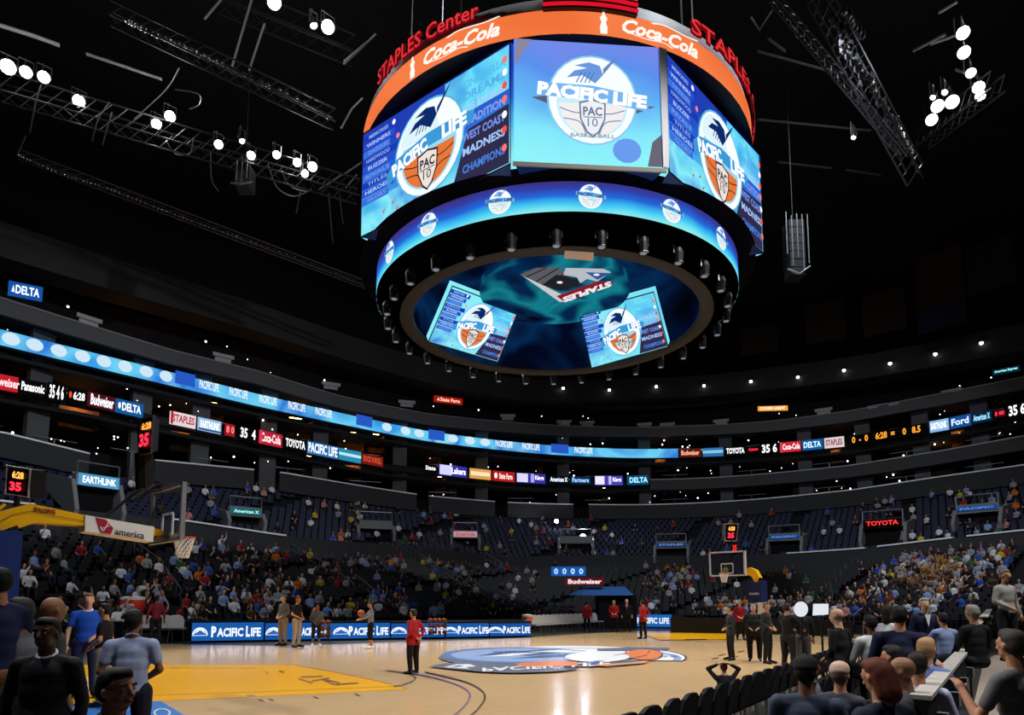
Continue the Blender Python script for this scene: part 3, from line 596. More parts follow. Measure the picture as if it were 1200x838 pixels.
def front_screen(ac,label):
    wf=math.radians(16.2); z0,z1=13.5,17.05
    BL,BR,TL,TR=C2(ac-wf,7.25,z0),C2(ac+wf,7.25,z0),C2(ac-wf,7.25,z1),C2(ac+wf,7.25,z1); S,n=quadmap(BL,BR,TR,TL,BL*40); W_=np.linalg.norm(BR-BL); H_=z1-z0
    q=MB(); q.prism([S(0,0),S(1,0),S(1,1),S(0,1)],-n*.3); o=q.build('corner_screen',em_pattern(['90f4fc','84e8fc','64b8f6','5a90ee','7a88e8'],.45,2,axis=2,rng=(1.5,5.0),dist=0),SB); 
    if label: o['label']=label
    q=MB(); q.prism([S(-.01,-.03,.01),S(1.01,-.03,.01),S(1.01,0,.01),S(-.01,0,.01)],n*.05); q.build('screen_sill',mat('9a9690',.5),o)
    sc=W_/4.35; Sm=lambda x,y,l=0.: S(.52+x/W_,.53+y/H_,l); A=Art(Sm,.002)
    A.poly([(1.6*sc*1,-1.95*sc),(2.05*sc,-1.95*sc),(2.07*sc,-.9*sc),(1.75*sc,-1.2*sc)],em('6a6878')); A.poly([(-2.2*sc,1.8*sc),(-1.75*sc,1.8*sc),(-2.1*sc,1.2*sc),(-2.25*sc,.9*sc)],em('8a88a0'))
    A.ell(1.0*sc,-1.5*sc,.42*sc,.38*sc,em('6a9cf0'),n=14)
    W,OR,DKb,e,P,Ln,BAN=logo(A,False,True,sc*.93); shield(e,P,Ln,A,W,em('707a90'),sc*.93,y=-.65,pale=True)
    A.text('PACIFIC LIFE',0,.13*sc,.42*sc,em('fafdff',1.1),w_=3.2*sc,rot=-5,bold=.06)
    A.text('BASKETBALL',0,-1.13*sc,.12*sc,em('8a94a8'),w_=1.3*sc)
    A.build('screen_graphic',o)
front_screen(math.radians(-131.6),'pale blue centre video screen facing the camera, insurance name across a round logo')
front_screen(math.radians(47),None)
# strut between front and right screens
q=MB(); a=math.radians(-115.1); q.prism([C2(a-.014,7.24,13.55),C2(a+.012,7.24,13.55),C2(a+.012,7.24,17.0),C2(a-.02,7.24,17.0)],C2(a,.06,12)); sbb(q,'metal_strut',mat('b8b8c0',.3,.6))
# underside of the screen tier and lower ribbon
UND=mat('12306e',.45,.2)
q=MB(); P=[]
q.lathe([(7.0,1.5),(6.42,1.42)],n=64); sbb(q,'dark_underside',mat('03040a',.8,spec=.05))
for ac,wd_ in ((-173.2,24.6),(-89.6,24.6),(-131.6,16.2)):
    a=math.radians(ac); b=math.radians(wd_); q=MB(); q.prism([C2(a-b,7.22,13.49),C2(a+b,7.22,13.49),C2(a+b*.9,6.0,13.43),C2(a-b*.9,6.0,13.43)],(0,0,.05)); sbb(q,'soffit_panel',UND)
RB2=em_pattern(['8af0f0','40c8f4','2468dc','3040a8','402c68'],.35,2,axis=2,rng=(.52,1.5))
q=MB(); q.lathe([(6.42,.55),(6.42,1.42)],n=96); lr=sbb(q,'lower_led_ribbon',RB2,smooth=True); lr['label']='curved blue LED ribbon with small round logos under the screens'
for px in (457,502,586,692,787,845):
    a=ring_ang(px,6.42,13); A=Art(lambda u,v,l=0.: C2(a+u/6.42,6.43+l,12.98+v),.002); W,OR,DKb,e,P,Ln,BAN=logo(A,False,True,.24); A.text('PACIFIC LIFE',0,.03,.1,em('1a5090'),w_=.75,rot=-4,bold=.05); A.build('ribbon_logo',lr)
BF=mat('020202',.9,spec=0.)
q=MB(); q.lathe([(6.42,.55),(6.3,.45),(5.75,.1),(5.6,0)],n=72); sbb(q,'black_skirt',BF,smooth=True)
q=MB(); q.lathe([(5.6,0),(5.15,-.02),(5.12,.12)],n=72); sbb(q,'grey_inner_ring',mat('262423',.6),smooth=True)
q=MB(); q.lathe([(5.14,.1),(5.35,.12),(5.1,2.3),(.05,2.4)],n=48); sbb(q,'inner_funnel',em_pattern(['030614','04102e','0a3a70','061c44','030714'],.35,2,st=.5),smooth=True)  # navy wall given a faint glow of its own, no screen here
# disc with the stationer's sign
q=MB(); q.lathe([(2.75,1.2),(2.75,1.5)],n=48); q.lathe([(.02,1.2),(2.75,1.2)],n=48); ds=sbb(q,'centre_disc',em_pattern(['040c24','06305c','1890a0','08345e','040c22'],.42,2,st=.75))
def Sd(px,py,l=0.): p=G(px,py,13.18-l); return (p[0],p[1],p[2]-12)
A=Art(Sd,.01)
A.poly([(609,322),(628,314),(655,313),(672,330),(640,336)],em('5a5a60')); A.poly([(612,323),(640,336),(672,352),(656,354)],em('c8c8cc')); 
for p,q_ in [((616,325),(640,314)),((628,330),(655,314)),((640,334),(666,318))]: A.line([p,q_],1.2,em('101014'))
A.poly([(652,322),(665,324),(684,333),(657,341),(635,334)],em('202028')); A.poly([(663,314),(707,315),(716,319),(700,330),(688,327),(680,332),(676,325),(660,322)],em('b8bcc4')); A.poly([(686,319),(716,320),(700,328)],em('2a5a9a'))
A.poly([(652,347),(662,354),(722,330),(700,330)],em('8a1830')); A.text('STAPLES',688,342,6.5,em('f4e8ec'),w_=-60,rot=-19,bold=.06)
for x,y in [(699,322),(656,331)]: A.ell(x,y,4,1.6,em('f0f0f4'),n=5)
A.build('disc_sign',ds)
q=MB(); P=[G(x,y,12.02) for x,y in [(662,292),(696,294),(695,304),(661,301)]]; q.prism([p-[0,0,12] for p in P],(0,0,-.05)); sbb(q,'pale_service_panel',mat('cfc4c0',.5))
def quad(b0,b1,t0,t1,zb,zt):
    v=lambda p,z: G(p[0],p[1],z)-np.array([0,0,12.]); return (v(b0,zb),v(b1,zb),v(t1,zt),v(t0,zt))
wide_screen(0,0,0,0,'tilted inner screen at left inside the ring',inner=quad((502,400),(583,424),(530,335),(607,364),12.03,13.3))
wide_screen(0,0,0,0,'tilted inner screen at right inside the ring',inner=quad((693.5,431),(783,406),(679,366),(766,342),12.03,13.3))
# spotlights below
for i in range(30):
    a=math.radians(12*i+5); c=C2(a,6.05,12.18); q=MB(); q.lathe([(.02,-.42),(.13,-.40),(.16,-.12),(.12,.02),(.03,.06)],c=c,n=10); q.lathe([(.15,-.43),(.15,-.40)],c=c,n=10)
    q.tube([c+[-.17*math.sin(a),.17*math.cos(a),-.15],c+[-.17*math.sin(a),.17*math.cos(a),.2],c+[.17*math.sin(a),-.17*math.cos(a),.2],c+[.17*math.sin(a),-.17*math.cos(a),-.15]],.022,4)
    o=sbb(q,'hanging_spotlight',mat('6a6c72',.25,.9)); 
    q=MB(); q.lathe([(.01,-.435),(.1,-.43)],c=c,n=8); q.build('lens',em('c8ccd8',.35),o)
for i in range(0,360,45):
    a=math.radians(i); q=MB(); q.tube([C2(a,5.5,18.4),C2(a,5.2,36)],.03,5); sbb(q,'hoist_cable',mat('55575a',.4,.8))
# ================================================================== CEILING RIG
def lampfix(px,py,z,label,r=.32,st=40,aim=(0,0,0),group=None):
    p=G(px,py,z); d=(Vector(aim)-Vector(p)).normalized(); M=d.to_track_quat('Z','Y').to_matrix()
    t=thing('rig_lamp',label,'lamp',p,group=group); q=MB()
    def addl(prof,mb,n=12):
        V0=len(mb.v); mb.lathe(prof,n=n); mb.v=mb.v[:V0]+[tuple(M@Vector(v)) for v in mb.v[V0:]]
    addl([(.05,-.5),(r*.6,-.42),(r*.75,-.1),(r,.12),(r*1.02,.14)],q); q.build('housing',mat('2a2b2e',.4,.6),t,smooth=True)
    q=MB(); addl([(.001,.05),(r*.5,.06),(r*.93,.08)],q); q.build('lamp_face',em('fdfaff',st),t)
    q=MB(); q.tube([(0,0,-.1),(0,r*1.2,.15),(0,r*1.2,.9)],.035,5); q.tube([(-r*1.15,0,0),(-r*1.15,0,.6),(r*1.15,0,.6),(r*1.15,0,0)],.03,5); q.build('yoke',mat('606267',.4,.8),t)
    return t
L1=[(9,78,.42,'very bright lamp, leftmost of the three at the left edge'),(30,84,.34,'bright lamp, middle of the three at the left edge'),(51,90,.34,'bright lamp, right of the three at the left edge'),(92,118,.36,'lone bright lamp below the left edge trio'),(199,136,.34,'upper right lamp of the close pair above the dark left stands'),(183,145,.32,'lower left lamp of the close pair above the dark left stands'),(256,169,.28,'lone lamp between the close pair and the left cluster'),(283,164,.18,'small dim lamp at the start of the left cluster'),(294,182,.28,'lamp just below the small dim one of the left cluster'),(324,181,.26,'lamp in the middle of the left cluster'),(348,190,.28,'lamp right of the middle of the left cluster'),(357,203,.26,'lowest lamp of the left cluster'),(366,195,.32,'brightest, rightmost lamp of the left cluster'),
(321,2,.36,'lamp cut by the top edge left of the scoreboard'),(384,31,.36,'bright lamp of the square pair left of the scoreboard'),(367,28,.2,'dim flat lamp beside the bright one left of the scoreboard'),
(1129,38,.34,'topmost lamp of the right hand column'),(1130,61,.34,'second lamp down the right hand column'),(1138,85,.28,'third lamp, pink tinged, of the right hand column'),(1147,102,.34,'fourth lamp of the right hand column'),(1149,112,.3,'bottom lamp of the right hand column'),(1092,140,.36,'lowest lamp of the right hand arc'),(1099,124,.38,'big lamp at the middle of the right hand arc'),(1116,119,.4,'biggest lamp of the right hand arc'),(1094,113,.16,'small lamp above the right hand arc'),(1108,107,.18,'small lamp at the top of the right hand arc'),(1001,160,.14,'small lone lamp right of the scoreboard')]
LPT=[]
for i,(x,y,r,l) in enumerate(L1):
    lampfix(x,y,28 if y<160 else 26.5,l,r*.8,60 if r>.3 else 30,aim=(CX*.7,CYY*.7,0) if r>.2 else (0,0,0))
for (x,y) in [(30,84),(190,150),(350,200),(380,40),(1128,50),(1110,125)]:
    l=bpy.data.lights.new('lamp_glow','POINT'); l.energy=260; l.shadow_soft_size=.3; o=bpy.data.objects.new('lamp_glow',l); COL.objects.link(o); p=G(x,y,27); o.location=[float(v) for v in (p[0]-.8,p[1]-.8,p[2]+.3)]
def truss(a,b,z0,z1,wd,label,n=16,m_=None,name='roof_truss'):
    p,q_=G(*a,z0),G(*b,z1); d=(q_-p); L=np.linalg.norm(d); d/=L; s=np.cross(d,[0,0,1]); s/=np.linalg.norm(s); u=np.array([0,0,1.]); loc=(p+q_)/2
    t=thing(name,label,'truss',loc); mm=m_ or mat('6c6e72',.4,.7)
    for (i,j) in ((1,1),(-1,1),(1,-1),(-1,-1)):
        m1=MB(); m1.tube([p+s*i*wd/2+u*j*wd/2-loc,q_+s*i*wd/2+u*j*wd/2-loc],.05,5); m1.build('chord',mm,t)
    m1=MB()
    for k in range(n):
        a0=p+d*L*k/n; a1=p+d*L*(k+1)/n
        for i in (1,-1): m1.tube([a0+s*i*wd/2-u*wd/2-loc,a1+s*i*wd/2+u*wd/2-loc],.025,4)
        m1.tube([a0+s*wd/2-u*wd/2-loc,a1-s*wd/2-u*wd/2-loc],.025,4)
    m1.build('lattice',mm,t); return t
DT=mat('2c2d30',.5,.5)
truss((-20,95),(420,225),27.5,26,1.0,'long lattice catwalk carrying the left hand row of lamps',26,DT)
truss((1080,165),(1170,95),28,28,.9,'short lattice beam behind the right hand lamp arc',10,DT)
truss((955,-12),(1072,205),30,24,.8,'steep lattice truss hung with cables, right of the scoreboard',18,mat('505256',.35,.8))
truss((905,-5),(1060,182),31,25,.35,'thin lattice tie left of the steep hung truss',20,mat('606266',.35,.8))
truss((130,15),(392,140),29,27,.7,'lattice beam with beaded cable chain at upper left',18,DT)
truss((20,180),(440,338),27,25,.4,'low thin lattice rail across the dark left side',34,mat('38393c',.4,.7))
truss((255,-5),(415,60),32,31,1.0,'dark roof lattice at the top left of the scoreboard',8,DT)
def beams(P,label,r=.09,m_=None,z=30,group=None,name='roof_beam'):
    pts=[G(x,y,z) for x,y in P]; loc=pts[0]; q=MB(); q.tube([p-loc for p in pts],r,6); o=q.build(name,m_ or mat('5a5b60',.5,.4),loc=None); o.location=[float(v) for v in loc]; return tag(o,label,'beam' if name=='roof_beam' else 'cable',group)
beams([(-5,28),(40,42),(70,53)],'pale edged roof beam at the top left corner',.1,mat('9a9a9e',.5)); beams([(101,63),(140,76),(190,93)],'pale edged roof beam right of the top left one',.08,mat('808084',.5))
for i,(a,b) in enumerate([((888,60),(986,87)),((888,140),(1020,153)),((912,190),(974,197)),((991,199),(1032,205)),((900,45),(920,60)),((1090,52),(1130,38)),((1070,60),(1108,40)),((1100,15),(1122,2)),((1120,82),(1150,92))]):
    beams([a,b],'dim straight roof beam in the dark right of the scoreboard',.07,mat('505156',.5),group='dim roof beams right of the scoreboard')
for i,P in enumerate([[(403,75),(425,55),(440,40)],[(403,72),(432,48)],[(400,150),(412,128),(425,115)],[(402,205),(424,190)],[(405,220),(418,205)],[(374,222),(400,205)],[(880,20),(890,35),(905,12)],[(928,30),(935,44)],[(262,-4),(240,22)],[(296,-4),(272,78)],[(310,28),(292,82)]]):
    beams(P,'thin bright metal brace in the dark roof beside the scoreboard',.055,mat('b0b2b6',.35,.7),group='thin metal braces around the scoreboard',name='roof_brace')
for i,P in enumerate([[(157,140),(195,105),(210,80)],[(247,178),(248,210),(256,224)],[(315,195),(325,220),(345,230),(365,222)],[(330,200),(340,218),(360,225)],[(195,165),(205,180),(222,180),(226,165)],[(108,165),(115,140),(128,120)],[(35,155),(42,120),(48,100)],[(120,170),(131,132)],[(385,225),(388,262),(390,285)],[(352,225),(347,250)],[(398,230),(402,262)],[(20,182),(30,160)],[(205,105),(232,110),(234,122),(222,128)]]):
    beams(curve(P,5),'thin slack cable hanging below the left hand lamps','x' and .03,mat('8a8c90',.4,.6),z=26.5,group='slack cables under the left lamps',name='hanging_cable')
# beads of the cable chain, and beads on the low rail
q=MB(); q.sphere((0,0,0),.16,8); bp=q.build('chain_bead',mat('a8aab0',.15,.9),smooth=True); tag(bp,'shiny round bead on the cable chain at upper left','bead','beads on the cable chain at upper left'); first=True
def chain(P,n,z,s,g=None,lab=None):
    global first
    C_=curve(P,12)
    for i in range(n):
        a=C_[int(i*(len(C_)-1)/max(1,n-1))]; p=G(a[0],a[1],z)
        o=bp if first else dup(bp); first=False; o.location=[float(v) for v in p]; o.scale=(s,s,s)
        if g: o['group']=g; o['label']=lab
chain([(150,24),(178,38),(215,54),(250,70),(290,90),(340,112),(385,137)],30,28.5,1.)
chain([(22,182),(75,205),(130,222),(190,246),(250,268),(320,292),(420,330)],60,25.5,.45,'tiny beads on the low rail at left','tiny pale bead on the low thin rail across the dark left side')
for i,(a,b) in enumerate([((975,20),(1000,60)),((985,50),(1012,95)),((1005,70),(1030,120)),((1020,90),(1045,150)),((1035,120),(1062,175)),((1050,140),(1076,198)),((990,12),(1010,40))]):
    P=[G(a[0]+(b[0]-a[0])*k/6+random.uniform(-2,2),a[1]+(b[1]-a[1])*k/6,26.5) for k in range(7)]; q=MB()
    for p in P: q.sphere(p-P[0],(.16,.16,.3),6)
    q.tube([p-P[0] for p in P],.05,5); o=q.build('cable_bundle',mat('7a7c80',.25,.8)); o.location=[float(v) for v in P[0]]; tag(o,'knotted bundle of cables hanging along the steep truss right of the scoreboard','cable','cable bundles on the steep truss')
# hanging speaker arrays
def array(px,py0,py1,z,label,cols=3):
    top=G(px,py0,z); t_=(top-O_)@D_; h=(py1-py0)*t_/F; s=R_*1.; t=thing('speaker_array',label,'speaker',top)
    for k in range(7):
        q=MB(); q.box((0,0,-h*(k+.5)/7),(.8,.9,h/7*.9),rz=-YAW); q.build('speaker_box',mat('16171a',.4),t)
    for k in range(cols+2):
        x=(k-(cols+1)/2)*.28; q=MB(); q.tube([s*x-D0*.5+[0,0,random.uniform(.1,.5)],s*x-D0*.5+[0,0,-h*random.uniform(.6,.95)]],.028,5); q.build('hanging_rod',STEEL,t)
    q=MB(); q.tube([[0,0,0],[0,0,30-z+3]],.02,5); q.build('hoist_cable',DK,t)
    q=MB(); q.tube([s*-.6-D0*.5+[0,0,-h*.9],-D0*.6+[0,0,-h],s*.6-D0*.5+[0,0,-h*.85]],.05,5); q.build('bottom_bar',STEEL,t)
array(929,262,330,22,'dark hanging speaker array with bright rods right of the scoreboard')
array(288,198,225,26,'small dark hanging speaker box below the left hand lamps',1)
# banners far right, very dim
for i,(x,y0,y1,c,wd_,l) in enumerate([(890,382,414,'1c0a06',3.4,'leftmost'),(968,352,400,'1e0a06',3.4,'second from the left'),(1037,340,390,'200e08',3.4,'third from the left'),(1104,290,385,'220c08',3.6,'fourth from the left, blue at its foot'),(1162,280,340,'101216',3.4,'rightmost')]):
    p=hitplan(x,y1,(46,33,3)); t_=(p-O_)@D_; h=(y1-y0)*t_/F; ph=math.atan2(p[1],p[0]); q=MB(); q.box((0,0,h/2),(.05,wd_,h),mi=0); 
    if i==3: q.box((-.04,0,h*.15),(.03,wd_,h*.3),mi=1)
    o=q.build('banner',[mat(c,.9),mat('0a1230',.9)]); o.location=[float(v) for v in p]; o.rotation_euler=(0,0,ph); tag(o,'dim dark cloth banner hanging high at right, '+l,'banner')
# ================================================================== PORTALS, STAIR RAILS, LEDGE SIGNS
def portal(px,py,wd_,h,label,sign=None,open_=True,side=2.6):
    """vomitory cut in the stand; px,py is the foot of its opening"""
    p=surfhit(px,py); ph=math.atan2(p[1],p[0]); t=thing('stand_portal',label,'entrance',p,ph)
    mm=mat('77777a',.85); 
    for s in (-1,1):
        q=MB(); y=s*(wd_/2+.15); q.prism([(-.4,y-.12,0),(side*1.6,y-.12,h+.4),(side*1.6,y-.12,h+.9),(0,y-.12,h+.1),(-.6,y-.12,.6)],(0,.24,0)); q.build('side_wall',mm,t)
    q=MB(); q.box((.2,0,h+.15),(.5,wd_+.1,.7)); q.build('lintel',mm,t)
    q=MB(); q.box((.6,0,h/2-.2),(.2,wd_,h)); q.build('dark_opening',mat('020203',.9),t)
    q=MB(); q.tube([(0,-wd_/2,h+1.2),(0,wd_/2,h+1.2)],.05,5); q.tube([(0,-wd_/2,h+.4),(0,-wd_/2,h+1.2)],.05,5); q.tube([(0,wd_/2,h+.4),(0,wd_/2,h+1.2)],.05,5); q.build('guard_rail',STEEL,t)
    if sign:
        bg,txt,fg,hh=sign; q=MB(); q.box((-.12,0,h+.15),(.08,wd_*.96,hh)); o=q.build('sign_board',em(bg,.8),t)
        A=Art(lambda u,v,l=0.:(-.17-l,-u,h+.15+v),.01); A.text(txt,0,0,hh*.6,em(fg,1.2),w_=wd_*.8,bold=.03); A.build('sign_lettering',o)
portal(112,612,2.4,2.3,'grey walled stand entrance under a pale blue lettered sign at left',('58a8d8','EARTHLINK','ffffff',.7))
portal(287,622,2.2,1.2,'low grey stand entrance with teal lettering right of the near basket',('206a78','American X','b0f0e8',.4))
portal(440,634,2.6,1.2,'low grey slanted stand entrance left of the white lamp',None)
portal(545,645,2.2,1.3,'grey stand entrance with a small red and white sign',('c8a0a8','Coca-Cola','b01830',.5))
portal(675,650,3.0,1.3,'grey slanted stand entrance with a bright spotlight on top',None)
portal(787,660,2.8,1.6,'grey walled stand entrance left of the far basket',('1c3a78','STAPLES','6080b0',.3))
portal(920,652,2.6,1.6,'grey walled stand entrance below the blue strip right of the far basket',('1c4890','PACIFIC','5080c0',.3))
portal(1036,642,3.0,1.9,'grey walled stand entrance with red lettered car sign',('140406','TOYOTA','ff4038',.65))
portal(1147,622,2.8,1.6,'grey walled stand entrance below the blue strip at far right',('1c4890','PACIFIC','5080c0',.3))
def spotl(px,py,label,st,r=.16):
    p=surfhit(px,py+14); t_=(p-O_)@D_; z=p[2]; P=AD(px,py,t_); t=thing('spotlight',label,'lamp',(P[0],P[1],p[2])); zz=P[2]-p[2]
    q=MB(); q.tube([(0,0,0),(0,0,zz)],.04,6); q.build('stand',BLK,t); d=-D0
    q=MB(); q.sphere((0,0,zz),(r*1.6,r*1.6,r*1.3),10); q.build('housing',mat('333437',.4,.5),t,smooth=True)
    q=MB(); q.sphere((d[0]*r*1.2,d[1]*r*1.2,zz),r,10); q.build('lamp_face',em('f4f6ff',st),t)
spotl(683,629,'bright white spotlight over the centre gap of the stands, lower of two',420,.24); spotl(652,611,'bright white spotlight, upper left of the pair in the centre stands',160,.2)
def rail(x0,y0,x1,y1,label,posts=5,h=.95,bars=2):
    a,b=surfhit(x0,y0+h*16),surfhit(x1,y1+h*16); ta,tb=(a-O_)@D_,(b-O_)@D_; A0,B0=AD(x0,y0,ta),AD(x1,y1,tb); t=thing('stair_rail',label,'railing',(A0[0],A0[1],A0[2]-h)); o=A0-[0,0,h]; mm=STEEL
    for k in range(bars):
        q=MB(); q.tube([A0-[0,0,k*.42]-o,B0-[0,0,k*.42]-o],.035,6); q.build('rail_bar',mm,t)
    for k in range(posts):
        p=A0+(B0-A0)*k/(posts-1); q=MB(); q.tube([p-[0,0,h+.15]-o,p-o],.03,5); q.build('post',mm,t)
RL=[((158,634),(191,658),'running down behind the net of the near basket'),((194,665),(212,690),'foot of the stair behind the near basket'),((339,636),(387,663),'upper flight left of centre in the lower stand'),((392,667),(415,684),'second flight left of centre in the lower stand'),((420,676),(446,697),'third flight left of centre, beside the blue jacket'),((450,700),(468,712),'lowest flight above the table boards'),((465,632),(487,647),'upper flight right of the third stairway'),((487,646),(512,661),'second flight of the third stairway'),((519,664),(543,679),'third flight of the third stairway'),((549,676),(573,694),'fourth flight of the third stairway'),((579,688),(604,703),'lowest flight near the corner boards'),((568,648),(592,662),'short upper flight left of the spotlight'),((602,664),(616,676),'short flight below the spotlight'),((612,695),(627,706),'short flight left of the corner tunnel')]
for a,b,l in RL: rail(*a,*b,'steel stair handrail, '+l)
for i,(x,y) in enumerate([(781,672),(795,678),(812,684),(828,690),(745,666),(757,672),(768,678),(722,664),(733,668)]+[(846,690),(860,694),(1005,652),(1000,659),(992,666),(986,673),(980,681),(974,690),(968,699)]):
    p=surfhit(x,y+10); q=MB(); q.tube([p*0,[0,0,1],[.5*math.cos(i),.5*math.sin(i),1.0],[.5*math.cos(i),.5*math.sin(i),0]],.035,5); o=q.build('guard_rail',STEEL); o.location=[float(v) for v in p]; tag(o,'short looped steel guard rail in the far corner stairs','railing','looped guard rails of the corner stairs')
def fence(x0,y0,x1,y1,h,label,n=5):
    a,b=G(x0,y0),G(x1,y1); t=thing('barrier',label,'barrier',a); d=b-a
    for k in range(n+1): q=MB(); q.tube([d*k/n,d*k/n+[0,0,h]],.03,5); q.build('post',STEEL,t)
    for k in range(3): q=MB(); q.tube([[0,0,h*(1-.3*k)],d+[0,0,h*(1-.3*k)]],.025,5); q.build('rail_bar',STEEL,t)
fence(627,739,690,737,1.35,'steel pipe barrier behind the white bench chairs'); fence(776,732,800,733,1.5,'steel pipe barrier left below the far basket',3); fence(803,733,850,735,1.4,'steel pipe barrier directly below the far basket',5); fence(861,735,893,737,1.4,'steel pipe barrier behind the red jacketed man at right',3)
# corner tunnel with canopy and signs
p=G(725,737); t=thing('players_tunnel','black player tunnel with blue canopy and lettered boards in the far corner','tunnel',p,-YAW)
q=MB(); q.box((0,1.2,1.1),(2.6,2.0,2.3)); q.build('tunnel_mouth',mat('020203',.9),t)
q=MB(); q.prism([(-3.3,-.2,2.25),(1.0,-.2,2.25),(.6,.6,2.75),(-2.0,.6,2.75)],(0,.3,.12)); q.build('canopy',mat('3a66a8',.5),t)
def tsign(x0,x1,z0,z1,bg,txt,fg,y=.2):
    q=MB(); q.box(((x0+x1)/2,y,(z0+z1)/2),(x1-x0,.1,z1-z0)); o=q.build('sign_board',em(bg,.9),t); A=Art(lambda u,v,l=0.:(u,y-.06-l,v),.01); A.text(txt,(x0+x1)/2,(z0+z1)/2,(z1-z0)*.65,em(fg),w_=(x1-x0)*.85,bold=.04); A.build('sign_lettering',o)
tsign(-3.6,-.9,2.95,3.45,'5a1220','Budweiser','ffe8e8'); tsign(-4.5,-2.1,3.6,4.25,'1a5ab0','o  o  o  o','bfe0ff',.8)
# small score clocks
def digits(A,txt,u,v,h,m_,w_): A.text(txt,u,v,h,m_,w_=w_,bold=.045)
def clock(px0,py0,px1,py1,t_,label,l1,l2,c1='ffb050',c2='ff3040',faces=1,tilt=0.,pole=None):
    BL,BR,TR,TL=AD(px0+tilt*-2,py1,t_),AD(px1-2,py1+(4 if tilt else 0),t_),AD(px1,py0+(4 if tilt else 0),t_),AD(px0,py0,t_); S,n=quadmap(BL,BR,TR,TL); loc=(BL+BR)/2
    t=thing('score_clock',label,'clock',loc); q=MB(); q.prism([P-loc for P in (BL,BR,TR,TL)],-n*.5); q.build('case',mat('0a0a0b',.4),t)
    q=MB(); q.tube([S(0,0,.02)-loc,S(1,0,.02)-loc,S(1,1,.02)-loc,S(0,1,.02)-loc],.03,5,closed=True); q.build('frame',mat('b8bac0',.4,.5),t)
    A=Art(lambda u,v,l=0.:S(u,v,l)-loc,.02); digits(A,l1,.52,.73,.26,em(c1,1.6),.5 if len(l1)<5 else .55); digits(A,l2,.47,.32,.32,em(c2,1.8),.52); A.build('digits',t)
    if pole: q=MB(); q.tube([[0,0,-pole],[0,0,0]],.06,8); q.build('pole',BLK,t)
    return t
clock(9,546,36,579,15,'square score clock with orange and red digits at the left edge','6:28','35',tilt=1,pole=.5)
clock(849.5,614,865,634,34,'small far score clock glowing above the far basket','6:28','35',pole=1.)
# cube clock: two visible faces on a black tower
p0=AD(164,533,17.5); pA=AD(166,491,17.5); pB=AD(181,487,17.0); pC=AD(187,492,17.6)
t=thing('cube_clock','cube shaped shot clock on a black tower with its lit left face narrowed','clock',p0)
bA,bB,bC=AD(163,534,17.5),AD(178,531,17.0),AD(185,528,17.6)
q=MB(); q.add([v-p0 for v in (bA,bB,bC,AD(172,531,18.1),pA,pB,pC,AD(174,489,18.1))],[(0,1,5,4),(1,2,6,5),(2,3,7,6),(3,0,4,7),(4,5,6,7),(3,2,1,0)]); q.build('case',mat('0a0a0b',.4),t)
S,n=quadmap(bA,bB,pB,pA); A=Art(lambda u,v,l=0.:S(u,v,l)-p0,.02); digits(A,'6:28',.55,.76,.2,em('ffa040',1.6),.75); digits(A,'35',.5,.38,.36,em('ff3048',1.6),.75); A.build('digits',t)
q=MB(); q.tube([v-p0 for v in (S(0,0,.02),S(1,0,.02),S(1,1,.02),S(0,1,.02))],.025,5,closed=True); q.build('frame',STEEL,t)
q=MB(); q.tube([AD(169,532,17.6)-p0,AD(170,575,17.6)-p0],.22,8); q.tube([AD(163,495,17.6)-p0,AD(162,575,17.6)-p0],.03,5); q.build('tower',BLK,t)
